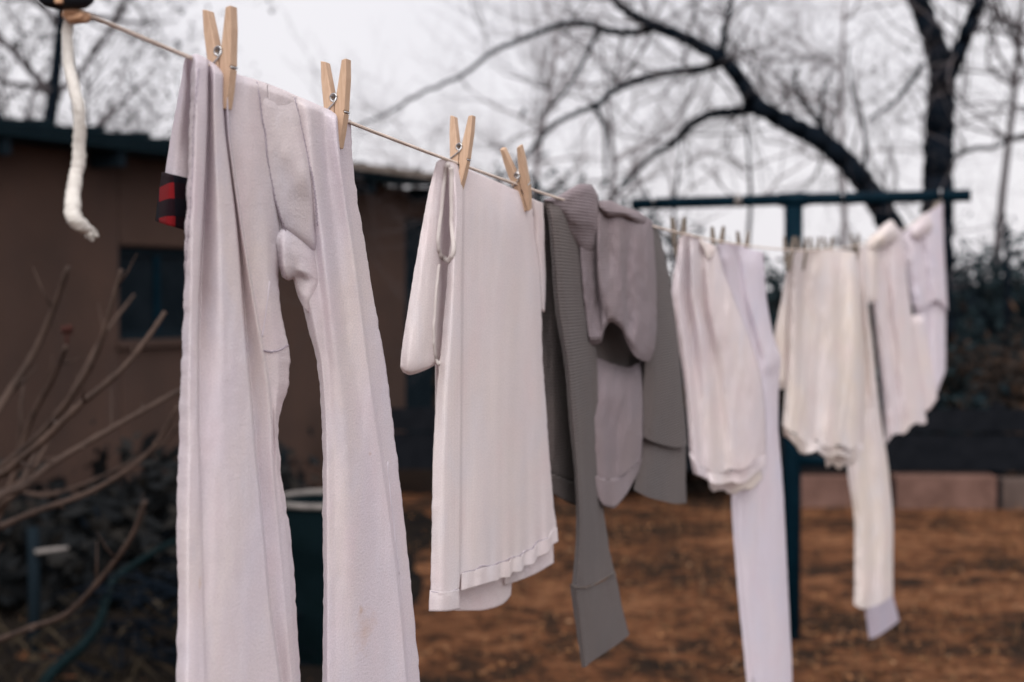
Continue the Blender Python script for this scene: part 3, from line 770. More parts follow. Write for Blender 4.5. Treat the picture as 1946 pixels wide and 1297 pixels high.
# the black tightener block that hangs from the near crossbar and holds the line
tp = at(125, 19, 0.945)
T = empty('line_tightener', tp); tag(T, 'black rounded line tightener holding the knotted line end', 'line tightener')
mb = MB(); S = 24; prof = [(0.0, 0.0), (0.35, 0.0005), (0.72, 0.002), (0.9, 0.005), (0.98, 0.010), (1.0, 0.018), (1.0, 0.075), (0.8, 0.086), (0.4, 0.10), (0.38, 0.115)]
vs = [(0.0200*r*math.cos(2*math.pi*k/S), 0.0145*r*math.sin(2*math.pi*k/S), z) for r, z in prof for k in range(S)]
mb.add(vs, [(j*S+k, j*S+(k+1)%S, (j+1)*S+(k+1)%S, (j+1)*S+k) for j in range(len(prof)-1) for k in range(S)])
mb.build('housing', M['black'], T)
mb = MB(); mb.box((-0.0025, -0.0165, 0.001), (0.0025, -0.0125, 0.03)); bevel(mb.build('strap', M['knot'], T, smooth=False), 0.001)
mb = MB()
for k in range(3):
    c = Vector((0.0042 + 0.0008*k, 0.002 + 0.004*k, -0.0028 - 0.0010*(k % 2)))
    mb.tube([c + Vector((0.0058*math.cos(a), 0.0015*math.sin(a*2+k), 0.0022*math.sin(a))) for a in np.linspace(0, 2*math.pi, 17)], 0.0021, 7, cap=False)
mb.build('knot', M['knot'], T)

# ------------------------------------------------------------------ the line
mb = MB()
ds = np.linspace(0.958, 5.955, 220)
pts = [line_pt(d) for d in ds]
pts[0] = at(140, 24, 0.957)
NSIDE = 7
# two-strand lay gives the line its twist
for ph in (0, math.pi*2/3, math.pi*4/3):
    path = []
    for i, d in enumerate(np.linspace(0.958, 5.955, 1100)):
        c = line_pt(d); a = d*420 + ph
        path.append(c + LN*0.0008*math.cos(a) + Vector((0, 0, 0.0008*math.sin(a))))
    mb.tube(path, 0.00125, 5)
o = mb.build('clothesline', M['rope']); tag(o, 'pale twisted cotton line sagging between the two posts', 'clothesline')
# frayed tail hanging from the knot
tl = [(141, 24), (130, 42), (128, 80), (132, 130), (143, 175), (151, 215), (151, 260), (149, 310), (142, 345), (138, 385), (139, 410), (150, 425), (164, 434), (173, 441)]
wd = [15, 19, 21, 21, 22, 23, 24, 25, 26, 29, 30, 28, 22, 12]
P = catmull([(x, y, w) for (x, y), w in zip(tl, wd)], 9)
T0 = at(141, 24, 0.95)
mb = MB(); path, rad = [], []
for i, (x, y, w) in enumerate(P):
    path.append(at(x, y, 0.955 + 0.006*math.sin(i*0.12)) - T0)
    rad.append(0.5*w*0.955/FPX*(1 + 0.035*math.sin(i*1.9) + 0.03*math.sin(i*0.63)))
S = 16
mb.tube(path, rad, S)
rng = random.Random(8)
vv = []
for i, v in enumerate(mb.v):
    j = i // S
    if j < len(path):
        c = path[j]; d_ = Vector(v) - c
        k = 1 + 0.12*noise.noise(Vector(v)*420) + 0.13*abs(math.sin((i % S)*math.pi/S*3 + j*0.30)) - 0.08
        v = c + d_*k
    vv.append(tuple(v))
mb.v = vv
tailo = mb.build('rope_tail', M['tail']); tailo.location = T0
tag(tailo, 'thick frayed white cord end dangling below the black tightener', 'cord')
mb = MB()
for k in range(60):
    e = path[-1 - rng.randint(0, 10)]
    a = Vector((rng.gauss(0.5, 0.6), rng.gauss(0, 0.6), rng.gauss(-0.5, 0.5))).normalized()*rng.uniform(0.003, 0.007)
    mb.tube([e + a*0.3, e + a*0.8, e + a + Vector((0, 0, -0.001))], [0.0007, 0.0006, 0.0003], 4)
mb.build('frayed_end', M['tail'], tailo)

# ------------------------------------------------------------------ cloth
def pchip(Y, m):
    """monotone cubic through rows of Y (n, ...) -> m steps per span"""
    Y = np.asarray(Y, float); n = len(Y)
    dl = Y[1:] - Y[:-1]
    t = np.zeros_like(Y)
    a, b = dl[:-1], dl[1:]
    s = a * b
    with np.errstate(divide='ignore', invalid='ignore'):
        t[1:-1] = np.where(s > 0, 2 * s / np.where(a + b == 0, 1, a + b), 0)
    t[0] = dl[0]; t[-1] = dl[-1]
    out = []
    for i in range(n - 1):
        for k in range(m):
            x = k / m
            h00 = 2*x**3 - 3*x**2 + 1; h10 = x**3 - 2*x**2 + x; h01 = -2*x**3 + 3*x**2; h11 = x**3 - x**2
            out.append(h00*Y[i] + h10*t[i] + h01*Y[i+1] + h11*t[i+1])
    out.append(Y[-1])
    return np.array(out)

class Garment:
    def __init__(s, name, label, cat, px0, yaw, topw=0.0, group=None, gain=1.6, wgain=2.0):
        s.d0 = line_d(px0); s.p0 = line_pt(s.d0); s.yaw = R(yaw) if yaw else LYAW; s.topw = topw
        s.root = empty(name, s.p0); tag(s.root, label, cat, group)
        s.sheets = []; s.gain = gain; s.wgain = wgain
    def base_depth(s, px, py, ytop):
        d = plane_depth(px, py, s.p0, s.yaw)
        if s.topw:
            w = s.topw * math.exp(-max(0, py - ytop) / 70.0)
            d = d * (1 - w) + plane_depth(px, py, s.p0, LYAW) * w
        return d
    def sheet(s, name, rows, material, parent=None, mu=10, mv=12, thick=0.0, fold=None, wr=(0.10, 26, 150), edge=1.2, seed=0.0, hem=None, register=True, solid=0.0, jog=None):
        """rows: control rows of (px, py, offset in cm towards the eye); thick (cm): a second layer behind, joined at both side edges"""
        net = np.array([[(c[0], c[1], c[2] if len(c) > 2 else 0.0) for c in r] for r in rows], float)
        g = pchip(net, mv)                                   # down
        g = np.swapaxes(pchip(np.swapaxes(g, 0, 1), mu), 0, 1)
        V, U = g.shape[:2]
        ytop = net[0, :, 1].min()
        sc = s.d0 / 1.2                                      # scale of wrinkles in picture units
        P = np.zeros((V, U, 3)); B = np.zeros((V, U, 3)); PXY = g[:, :, :2].copy()
        for j in range(V):
            v = j / (V - 1)
            for i in range(U):
                u = i / (U - 1)
                px, py, of = g[j, i]
                rr = min(1.0, max(0.0, (py - net[0, :, 1].min()) / 30.0)) if j < V*0.2 else 1.0
                e = (1 - min(1, min(u, 1 - u) * 8))
                if edge and e > 0:                           # cut edges never hang dead straight
                    px += e * edge * (noise.noise(Vector((seed + u*3, py*sc/34.0, 1))) + 0.6*noise.noise(Vector((seed + u*3, py*sc/13.0, 5))))
                if jog:
                    jx, jy = jog(u, v, px, py); px += jx; py += jy
                q = Vector((px*sc/wr[1] + seed, py*sc/wr[2], seed*0.7))
                of = of*s.gain + rr * wr[0]*s.wgain * (1.6*noise.noise(q) + 0.8*noise.noise(q*2.3) + 0.35*noise.noise(Vector((px*sc/16, py*sc/24, seed))))
                if fold: of += fold(u, v, px, py)
                d = s.base_depth(px, py, ytop)
                r = ray(px, py)
                P[j, i] = CAM + r*(d - of*0.01)
                if thick:
                    tk = thick * (math.sin(math.pi*min(max(u, 0), 1)) ** 0.55) * (0.25 + 0.75*min(1, v*5))
                    tk *= 1 + 0.35*noise.noise(Vector((u*4 + seed, v*3, 9)))
                    B[j, i] = CAM + r*(d - of*0.01 + tk*0.01 + 0.0004)
                    if hem: B[j, i, 2] -= hem * max(0, v - 0.9) * 10
        org = np.array(s.p0)
        pts = [tuple(p) for p in (P.reshape(-1, 3) - org)]
        fs = [(j*U+i, (j+1)*U+i, (j+1)*U+i+1, j*U+i+1) for j in range(V-1) for i in range(U-1)]
        ku = s.d0 / FPX * 1.5
        uvp = [(q[0]*ku, p[2]) for q, p in zip(PXY.reshape(-1, 2), P.reshape(-1, 3))]
        if thick:
            idx = np.zeros((V, U), int)
            for j in range(V):
                for i in range(U):
                    if i in (0, U-1): idx[j, i] = j*U+i
                    else:
                        idx[j, i] = len(pts); pts.append(tuple(B[j, i] - org)); uvp.append((PXY[j, i, 0]*ku + 0.3, B[j, i, 2]))
            fs += [(idx[j, i], idx[j, i+1], idx[j+1, i+1], idx[j+1, i]) for j in range(V-1) for i in range(U-1)]
        me = bpy.data.meshes.new(name)
        me.from_pydata(pts, [], [tuple(int(x) for x in f) for f in fs])
        uvl = me.uv_layers.new(name='metres')
        li = np.zeros(len(me.loops), int); me.loops.foreach_get('vertex_index', li)
        uvl.data.foreach_set('uv', np.array(uvp)[li].astype(np.float32).ravel())
        me.materials.append(material)
        me.polygons.foreach_set('use_smooth', [True]*len(me.polygons)); me.update()
        o = link(name, me, parent or s.root)
        if solid:
            m = o.modifiers.new('cloth', 'SOLIDIFY'); m.thickness = solid*0.01; m.offset = 0
        if register: s.sheets.append((PXY, P))
        return o
    def find(s, px, py, lift=0.08):
        best, bp = 1e9, None
        for PXY, P in s.sheets:
            q = (PXY[:, :, 0] - px)**2 + (PXY[:, :, 1] - py)**2
            k = np.unravel_index(np.argmin(q), q.shape)
            dist = np.linalg.norm(P[k] - np.array(CAM))
            if q[k] < 30 and (bp is None or dist < best):
                best, bp = dist, Vector(P[k])
            elif bp is None and q[k] < 400:
                bp = Vector(P[k])
        if bp is None: bp = at(px, py, s.base_depth(px, py, py))
        return bp - ray(px, py)*lift*0.01
    def seam(s, pts, material, parent=None, width=0.0011, core=0.0007, pitch=0.0024, name='seam', lift=0.05, stitches=True):
        P = catmull(pts, 10)
        c = [s.find(x, y, lift) for x, y in P]
        for _ in range(3):
            c = [c[0]] + [(c[i-1] + c[i]*2 + c[i+1])/4 for i in range(1, len(c)-1)] + [c[-1]]
        mb = MB()
        if core: mb.tube([p - s.p0 for p in c], core, 5)
        if stitches:
            L = 0; zz = []; sgn = 1
            for i in range(len(c)-1):
                t = c[i+1] - c[i]; n = max(1, int(t.length/pitch))
                if t.length < 1e-7: continue
                side = t.normalized().cross((c[i]-CAM).normalized())
                for k in range(n):
                    zz.append(c[i] + t*(k/n) + side*width*sgn - (c[i]-CAM).normalized()*core*0.9 - s.p0); sgn = -sgn
            if len(zz) > 2: mb.tube(zz, 0.00032, 4)
        return mb.build(name, material, parent or s.root)

def ragged(amp, per, sd, pw=1):
    def f(u, v, px, py):
        return 0.0, (v**pw) * (amp*math.sin(px/per + sd) + 0.8*amp*noise.noise(Vector((px/per*0.9, sd, 2))))
    return f

# ================= 1: long underwear trousers, draped over the line at the hip
G = Garment('long_underwear', 'pale lilac long underwear with red plaid waistband folded over the line', 'trousers', 500, None, gain=2.3, wgain=1.3)
def tip(r, d): return [(x, y, o + d) for x, y, o in r]
def tab(d, y):
    ks = sorted(d); return float(np.interp(y, ks, [d[k] for k in ks]))
def colnet(ys, cols, top):
    """columns as x(y) and offset(y) tables; the first row follows the top edge"""
    out = []
    for j, Y in enumerate(ys):
        r = []
        for xd, od in cols:
            x0 = tab(xd, ys[0]); yt = float(np.interp(x0, [p[0] for p in top], [p[1] for p in top]))
            y = yt + (Y - ys[0]) * (ys[-1] - yt) / (ys[-1] - ys[0])
            r.append((tab(xd, max(y, ys[0])), y, 0.1 if j == 0 else tab(od, y)))
        out.append(r)
    return out
def plus(d, k): return {a: b + k for a, b in d.items()}
YS = [106, 122, 160, 215, 300, 390, 470, 540, 600, 650, 700, 785, 862, 1000, 1130, 1300, 1480]
TOP1 = [(363, 106), (372, 102), (386, 107), (400, 117), (418, 128), (440, 137), (482, 150), (507, 159), (555, 181), (605, 203), (648, 221), (664, 229)]
c1 = {106:392,205:392,330:388,440:382,540:377,640:374,785:374,1000:380,1300:388,1480:392}
c2 = {106:424,160:420,215:421,300:431,388:443,470:451,560:457,640:463,785:477,862:483,1000:497,1130:508,1300:531,1480:552}
c3 = {106:446,160:434,215:431,270:436,350:446,440:459,530:474,600:486,660:497,720:507,790:514,862:516,1000:528,1130:540,1300:555,1480:570}
left = colnet(YS, [
 ({106:363,205:361,330:357,440:351,540:350,640:346,700:344,785:341,862:339,1000:335,1130:338,1300:334,1480:331}, {106:-.4,1480:-.6}),
 ({106:373,205:374,330:371,440:366,640:362,862:360,1300:358,1480:358}, {106:1.2,200:1.7,500:1.8,900:1.3,1480:1.2}),
 (c1, {106:1.0,200:1.5,540:1.6,862:1.5,1000:1.4,1480:1.4}),
 (plus(c1, 5), {106:.2,160:-.3,540:-.2,700:.6,862:1.1,1000:1.3,1480:1.4}),
 ({106:408,205:407,330:413,440:420,640:426,862:434,1000:442,1300:458,1480:466}, {106:.8,200:1.3,540:1.9,862:2.0,1480:2.0}),
 (c2, {106:.7,160:.9,215:1.1,400:1.5,700:2.1,1480:2.4}),
 (plus(c2, 5), {106:.6,160:.6,215:.2,400:.3,1480:.6}),
 (c3, {106:.8,215:.9,300:1.2,440:1.6,640:1.6,862:1.4,1000:1.2,1480:1.3}),
 (plus(c3, 5), {106:.7,215:.4,300:.2,440:.3,640:.4,862:.6,1000:.9,1480:1.2}),
 ({106:478,205:476,330:492,440:505,540:507,600:516,650:524,700:530,785:522,862:523,1000:541,1130:553,1300:564,1480:577}, {106:.7,300:1.0,440:.9,650:.7,1480:.8}),
 ({106:507,205:510,330:521,440:532,540:528,600:535,650:547,700:554,745:545,785:532,820:528,862:529,1000:551,1130:562,1300:571,1480:582}, {106:.6,330:.8,440:.2,540:-.6,1480:-.5})], TOP1)
g1 = {106:630,262:640,349:650,430:663,523:677,646:692,760:707,862:722,1000:742,1130:757,1300:772,1480:790}
right = colnet(YS, [
 ({106:507,205:510,330:521,440:532,500:552,540:566,600:579,690:603,780:611,865:613,1000:613,1130:615,1300:612,1480:611}, {106:.6,330:.8,440:.2,540:-.7,1480:-.7}),
 ({106:530,330:548,440:562,540:582,600:593,690:611,780:619,865:621,1300:622,1480:624}, {106:.7,330:.8,440:.4,540:.6,700:.9,1480:1.1}),
 ({106:555,330:572,440:590,540:603,690:623,865:634,1300:642,1480:648}, {106:.5,330:.4,440:.5,600:1.1,1480:1.5}),
 ({106:580,330:598,440:612,540:624,690:644,865:664,1300:684,1480:694}, {106:.9,330:1.5,540:1.9,1480:2.0}),
 ({106:605,330:622,440:634,540:646,690:668,865:698,1000:714,1300:742,1480:756}, {106:.6,330:.8,540:1.2,800:1.7,1480:2.0}),
 (g1, {106:1.0,300:1.8,540:2.2,1480:2.2}),
 (plus(g1, 6), {106:.4,300:.3,540:.6,865:.7,1480:.7}),
 ({106:664,290:669,350:674,444:691,540:705,600:716,690:733,780:744,865:754,1000:770,1130:783,1300:799,1480:818}, {106:-.2,1480:.0})], TOP1)
G.sheet('leg', left, M['pants'], thick=2.2, mu=12, mv=13, edge=3.0, seed=2.0, wr=(0.09, 30, 210))
G.sheet('leg', right, M['pants'], thick=2.2, mu=12, mv=13, edge=2.2, seed=5.0, wr=(0.09, 30, 210))
fly = [
 [(488,153,0.21),(506,160,0.21),(525,169,0.26),(545,177,0.26),(562,184,0.21)],
 [(495,200,0.68),(512,206,0.85),(532,212,0.85),(553,218,0.77),(569,224,0.59)],
 [(500,240,0.77),(518,246,0.94),(540,250,1.10),(561,256,1.10),(577,262,0.68)],
 [(508,295,0.77),(528,300,1.02),(551,302,1.36),(573,302,1.44),(587,300,0.77)],
 [(513,335,0.77),(537,338,1.02),(560,340,1.36),(580,338,1.61),(594,334,0.77)],
 [(524,385,0.68),(547,388,0.94),(568,388,1.10),(588,384,1.27),(600,378,0.77)],
 [(536,426,0.51),(556,436,0.77),(574,447,0.85),(592,458,0.94),(607,464,0.68)],
 [(540,446,-0.26),(560,462,-0.09),(578,476,0.09),(594,488,0.17),(610,496,0.09)]]
G.sheet('fly_panel', fly, M['pants'], mu=10, mv=10, edge=0.6, seed=8.0, wr=(0.06, 40, 60), solid=0.12)
gus = [
 [(518,446,-0.22),(541,429,0.05),(561,441,0.16),(582,456,0.22),(600,472,0.22),(614,486,0.16)],
 [(523,458,0.16),(541,440,0.54),(561,453,0.65),(583,469,0.65),(602,485,0.54),(616,500,0.33)],
 [(528,482,0.05),(541,470,0.76),(560,481,0.87),(582,494,0.87),(604,511,0.76),(619,524,0.44)],
 [(531,505,-0.16),(542,504,0.71),(557,507,0.71),(578,515,0.92),(603,531,0.87),(621,547,0.49)],
 [(535,519,-0.33),(545,525,0.44),(556,524,0.33),(570,528,0.33),(594,549,0.82),(620,564,0.49)],
 [(537,525,-0.54),(547,530,0.00),(557,528,-0.11),(567,549,0.11),(588,571,0.65),(616,586,0.44)],
 [(538,527,-0.98),(548,532,-0.65),(557,530,-0.65),(567,562,-0.27),(582,590,0.33),(610,612,0.38)]]
G.sheet('gusset', gus, M['pants'], mu=12, mv=12, edge=0.5, seed=9.0, wr=(0.035, 22, 22), solid=0.12)
back = [
 [(352,113,-1.0),(358,107,-.3),(376,110,-.5),(430,134,-.5),(550,181,-.5),(658,228,-.2)],
 [(347,145,-3.4),(356,143,-1.6),(380,150,-1.6),(430,165,-1.6),(550,205,-1.6),(658,250,-1.2)],
 [(335,210,-5.0),(348,212,-2.6),(380,220,-2.6),(440,230,-2.6),(550,260,-2.6),(657,300,-2.4)],
 [(322,283,-6.0),(339,287,-3.4),(375,295,-3.2),(440,305,-3.2),(550,330,-3.2),(657,350,-3.0)],
 [(315,331,-6.2),(334,336,-3.6),(370,345,-3.3),(440,355,-3.3),(550,375,-3.3),(657,388,-3.2)]]
G.sheet('back_panel', back, M['pants'], mu=8, mv=10, edge=1.0, seed=11.0, register=False, solid=0.15)
wb = [
 [(311,328,-6.2),(333,334,-3.4),(370,343,-3.2),(440,353,-3.2),(550,373,-3.2),(657,386,-3.1)],
 [(304,375,-6.3),(329,384,-3.4),(368,393,-3.2),(440,400,-3.2),(550,412,-3.2),(657,424,-3.1)],
 [(299,421,-6.3),(326,430,-3.5),(366,440,-3.3),(440,448,-3.3),(550,454,-3.3),(657,460,-3.2)]]
G.sheet('waistband', wb, M['plaid'], mu=8, mv=8, edge=0.6, seed=13.0, register=False, solid=0.35, wr=(0.05, 40, 60))
for pts in ([(487,156),(497,215),(504,260),(512,325),(526,390),(543,440)], [(560,186),(573,245),(585,300),(595,345),(600,390),(603,430)],
            [(378,130),(370,210),(366,330),(360,420),(352,520)], [(500,668),(515,669),(532,665),(549,655)]):
    G.seam(pts, M['thread'])
G.seam([(513,535),(507,580),(498,640)], M['pants'], stitches=False, core=0.0007)
G.seam([(735,880),(742,950),(750,1020),(758,1090)], M['lilac'], stitches=False, core=0.001)

# ================= 2: undershirt with ruffled hem
G2 = Garment('undershirt', 'cream white undershirt with ruffled hem pinned beside the long underwear', 'shirt', 930, None, gain=1.7, wgain=1.3)
sl = [
 [(829,309,-.6),(836,304,-.4),(842,303,-.3),(848,306,-.3),(853,312,-.4)],
 [(818,350,-1.6),(828,345,-1.0),(836,342,-.9),(845,345,-1.2),(851,352,-1.6)],
 [(803,425,-2.2),(817,420,-1.2),(829,415,-.9),(838,418,-1.4),(844,424,-2.2)],
 [(788,510,-2.4),(804,507,-1.2),(820,502,-.8),(832,503,-1.3),(841,508,-2.2)],
 [(772,608,-2.6),(790,610,-1.2),(811,610,-.7),(829,606,-1.2),(838,603,-2.2)],
 [(762,675,-2.7),(780,680,-1.2),(804,680,-.7),(824,677,-1.2),(837,668,-2.2)],
 [(761,697,-2.8),(778,706,-1.5),(803,700,-1.0),(823,692,-1.4),(836,684,-2.4)],
 [(766,708,-3.2),(779,713,-2.4),(803,706,-2.0),(822,697,-2.2),(833,690,-3.0)]]
G2.sheet('sleeve', sl, M['white'], thick=2.6, mu=10, mv=10, edge=0.8, seed=21.0, wr=(0.10, 22, 120))
inner = [
 [(838,308,-2.0),(850,306,-2.2),(866,312,-2.2),(1000,370,-2.0)],
 [(836,420,-3.2),(850,425,-3.6),(866,430,-3.4),(1008,460,-3)],
 [(832,560,-3.6),(848,562,-4.0),(864,566,-3.6),(1020,580,-3.2)],
 [(828,700,-3.6),(842,705,-4.0),(860,710,-3.6),(1026,715,-3.2)],
 [(828,900,-3.4),(842,905,-3.8),(860,910,-3.4),(1040,905,-3.0)],
 [(834,1110,-2.6),(850,1112,-3.0),(870,1112,-3.0),(1048,1000,-2.6)]]
G2.sheet('back_panel', inner, M['white'], mu=10, mv=10, edge=0.5, seed=22.0, register=False, solid=0.12)
body = [
 [(848,305,0),(860,306,.1),(874,317,.1),(882,321,.1),(912,334,.1),(947,349,.1),(980,361,.1),(998,368,.1),(1009,374,0)],
 [(858,335,.2),(866,340,.9),(877,350,.8),(884,354,.4),(914,365,.6),(949,380,.7),(983,392,.7),(1001,398,.5),(1013,405,-.2)],
 [(858,400,.1),(868,405,1.4),(878,408,1.4),(884,411,.7),(915,418,1.0),(950,428,1.2),(986,440,1.0),(1004,446,.7),(1017,452,-.3)],
 [(851,505,-.2),(864,508,1.5),(876,511,1.6),(882,513,.8),(916,520,1.1),(952,527,1.4),(990,535,1.0),(1012,540,.7),(1028,542,-.4)],
 [(840,640,-.3),(858,645,1.5),(875,650,1.7),(881,652,.8),(916,655,1.2),(954,658,1.6),(993,662,1.1),(1016,665,.8),(1031,668,-.4)],
 [(829,752,-.3),(852,756,1.5),(874,758,1.7),(880,760,.8),(916,762,1.3),(956,764,1.7),(1000,768,1.1),(1022,770,.8),(1038,772,-.4)],
 [(822,895,-.3),(848,898,1.5),(873,900,1.7),(879,902,.8),(916,904,1.5),(960,905,1.7),(1005,903,1.1),(1030,900,.8),(1047,897,-.4)],
 [(820,1020,-.3),(846,1026,1.5),(872,1030,1.7),(878,1030,.9),(916,1031,1.7),(962,1024,1.6),(1008,1008,1.1),(1036,990,.9),(1054,972,-.3)],
 [(818,1123,-.2),(845,1126,1.5),(871,1120,1.7),(877,1090,1.0),(916,1080,1.8),(960,1068,1.6),(1002,1048,1.1),(1036,1024,.9),(1058,1005,-.2)]]
def ruffle(u, v, px, py):
    k = max(0, (u - 0.42)/0.58)
    return (v**5) * k * 0.55 * math.sin(px/7.5*math.pi/1.6 + 0.5*math.sin(px/19))
def saw(px):
    k = min(1, max(0, (px - 930)/40)); t = ((px + 6*math.sin(px/31)) / 27.0) % 1.0
    return k, (t if t < 0.8 else (1 - t)*4.0)
def jog_body(u, v, px, py):
    k, t = saw(px); return 0, (v**8)*k*(9*t - 4)
def jog_hem(u, v, px, py):
    k, t = saw(px); return 0, k*(11*t - 5)
def fold_hem(u, v, px, py):
    k, t = saw(px); return k*(1.1*t - 0.3) + 0.12*math.sin(px/4.0)
G2.sheet('body', body, M['white'], thick=1.4, mu=11, mv=13, edge=1.3, seed=24.0, fold=ruffle, jog=jog_body, wr=(0.07, 26, 240))
hemb = []
for t_, dy in ((0, 0), (.3, 10), (1, 36)):
    rw = []
    for k, (x, y, o_) in enumerate(body[-1][3:]):
        rw.append((x + 1.2*t_*k*0.3, y + dy*(0.92 - 0.04*k), o_ + .25 + .15*t_))
    hemb.append(rw)
def ruffle2(u, v, px, py):
    k = min(1, max(0, (u - 0.1)/0.5))
    return k * (0.55 + 0.25*v) * math.sin(px/7.5*math.pi/1.6 + 0.5*math.sin(px/19))
G2.sheet('hem', hemb, M['white'], mu=24, mv=8, edge=0.6, seed=26.0, fold=fold_hem, jog=jog_hem, solid=0.15, wr=(0.05, 18, 40))
hl = [[(817,1122,.05),(845,1125,1.8),(872,1120,1.9)], [(816,1136,.05),(845,1139,1.85),(872,1136,1.9)], [(815,1162,.05),(845,1162,1.8),(873,1158,1.8)]]
G2.sheet('hem', hl, M['white'], mu=10, mv=6, edge=0.6, seed=27.0, solid=0.15)
bh = [[(862,1095,-2.2),(900,1090,-2.0),(938,1080,-2.0),(960,1070,-2.4),(975,1060,-3.0)], [(864,1125,-2.2),(903,1130,-1.9),(938,1122,-1.9),(958,1108,-2.4),(972,1092,-3.0)], [(866,1161,-2.2),(905,1161,-1.8),(936,1156,-1.8),(958,1146,-2.4),(970,1131,-3.0)]]
G2.sheet('hem', bh, M['white'], mu=10, mv=8, edge=1.2, seed=28.0, solid=0.18, wr=(0.12, 20, 30))
bh2 = [[(955,1075,-1.6),(985,1062,-1.2),(1015,1045,-1.6),(1048,1020,-2.2)], [(957,1092,-1.6),(987,1080,-1.2),(1017,1064,-1.6),(1050,1042,-2.2)], [(960,1112,-1.6),(990,1102,-1.2),(1018,1090,-1.6),(1052,1070,-2.2)]]
G2.sheet('hem', bh2, M['white'], mu=14, mv=8, edge=1.0, seed=29.5, solid=0.18, wr=(0.12, 14, 30), fold=lambda u, v, px, py: 0.35*math.sin(px/4.5))
strap = [[(1012,378,-.6),(1020,382,-.4),(1030,386,-.8)], [(1014,420,-1.2),(1022,424,-.6),(1033,430,-1.4)], [(1013,452,-1.6),(1023,465,-.8),(1034,478,-1.8)], [(1022,520,-1.8),(1028,526,-1.0),(1036,530,-2.0)], [(1028,590,-2.0),(1031,592,-1.4),(1034,594,-2.0)]]
G2.sheet('strap', strap, M['white'], mu=8, mv=10, edge=0.8, seed=29.0, solid=0.2)
G2.seam([(848,312),(841,360),(835,415),(831,462),(836,486),(847,495),(858,489),(862,468),(858,420),(857,360),(856,318)], M['binding'], stitches=False, core=0.0030, name='neck_binding', lift=0.2)
G2.seam([(833,505),(828,560),(824,620),(824,660),(830,690)], M['binding'], stitches=False, core=0.0022, name='sleeve_binding', lift=0.2)
G2.seam([(1040,1016),(1006,1042),(962,1062),(918,1074),(880,1084)], M['thread'], stitches=False, core=0.0006)
G2.seam([(819,1124),(845,1127),(870,1121)], M['thread'], stitches=False, core=0.0006)

# ================= 3: grey waffle knit shirt
G3 = Garment('waffle_shirt', 'grey waffle knit shirt with long sleeves coloured darker as shade, slung over the line', 'shirt', 1120, 30, 0.4, gain=1.55, wgain=1.4)
bl = [
 [(1033,386,-2.8),(1060,386,-3.0),(1100,396,-3.2),(1140,400,-3.2),(1190,404,-3.2),(1236,420,-3.2)],
 [(1032,450,-3.6),(1060,452,-3.8),(1100,455,-4.0),(1140,458,-4.4),(1190,462,-5.0),(1236,470,-5.0)],
 [(1029,560,-4.0),(1058,562,-3.4),(1098,564,-4.2),(1140,566,-5.0),(1190,570,-6.5),(1232,574,-6.0)],
 [(1030,680,-4.2),(1056,682,-3.4),(1096,684,-4.4),(1140,686,-5.6),(1190,690,-7.0),(1226,690,-6.0)],
 [(1036,800,-4.2),(1060,804,-3.2),(1098,806,-4.4),(1140,808,-5.0),(1180,808,-5.5),(1214,800,-5.0)],
 [(1045,900,-4.2),(1066,910,-3.4),(1100,922,-4.4),(1140,930,-4.4),(1170,920,-4.4),(1205,885,-4.4)]]
G3.sheet('back_panel', bl, M['shadegrey'], mu=10, mv=10, edge=1.0, seed=31.0, solid=0.18, wr=(0.15, 26, 160))
blh = [[(1045,898,-4.1),(1066,908,-3.3),(1100,920,-4.3),(1140,928,-4.3)], [(1050,938,-4.1),(1070,950,-3.3),(1100,962,-4.3),(1140,966,-4.3)]]
G3.sheet('hem', blh, M['shadegrey'], mu=10, mv=8, edge=0.6, seed=32.0, solid=0.25)
lowb = [
 [(1118,676,-5.0),(1140,682,-4.8),(1166,692,-4.4),(1196,698,-3.6),(1224,680,-3.4)],
 [(1118,715,-3.6),(1141,718,-3.0),(1168,722,-2.4),(1197,720,-2.0),(1223,710,-2.6)],
 [(1118,765,-2.4),(1143,765,-1.6),(1170,765,-1.2),(1198,762,-1.3),(1222,754,-2.2)],
 [(1122,830,-2.0),(1147,832,-1.2),(1166,832,-1.4),(1190,828,-.8),(1223,816,-2.0)],
 [(1128,905,-2.0),(1150,912,-1.0),(1170,910,-1.4),(1192,896,-.8),(1220,870,-2.0)]]
G3.sheet('body', lowb, M['grey'], thick=0.5, mu=10, mv=10, edge=1.2, seed=33.0, wr=(0.22, 22, 110))
lowh = [[(1127,903,-1.8),(1150,910,-.8),(1171,909,-1.2),(1193,894,-.6),(1221,868,-1.8)], [(1134,942,-1.8),(1148,962,-.8),(1164,966,-1.2),(1188,942,-.6),(1213,894,-1.8)]]
G3.sheet('hem', lowh, M['grey'], mu=12, mv=8, edge=0.6, seed=34.0, solid=0.25, fold=lambda u, v, px, py: 0.25*math.sin(px/5.0))
sr = [
 [(1226,414,-1.7),(1234,418,-2.7),(1240,424,-4.0),(1246,432,-5.8),(1252,444,-7.5)],
 [(1234,470,-2.3),(1242,474,-2.6),(1249,476,-3.6),(1256,478,-5.7),(1263,480,-8.0)],
 [(1234,560,-2.7),(1247,562,-2.2),(1257,563,-3.4),(1268,562,-6.0),(1277,560,-8.4)],
 [(1228,650,-2.9),(1246,652,-2.1),(1262,653,-3.5),(1278,652,-6.2),(1289,650,-8.6)],
 [(1220,760,-2.9),(1241,762,-2.0),(1262,763,-3.6),(1284,762,-6.3),(1299,760,-8.6)],
 [(1213,824,-2.9),(1236,838,-2.0),(1260,846,-3.6),(1285,851,-6.2),(1307,846,-8.6)]]
G3.sheet('sleeve', sr, M['shadegrey'], thick=2.0, mu=10, mv=10, edge=0.8, seed=36.0, wr=(0.16, 24, 150))
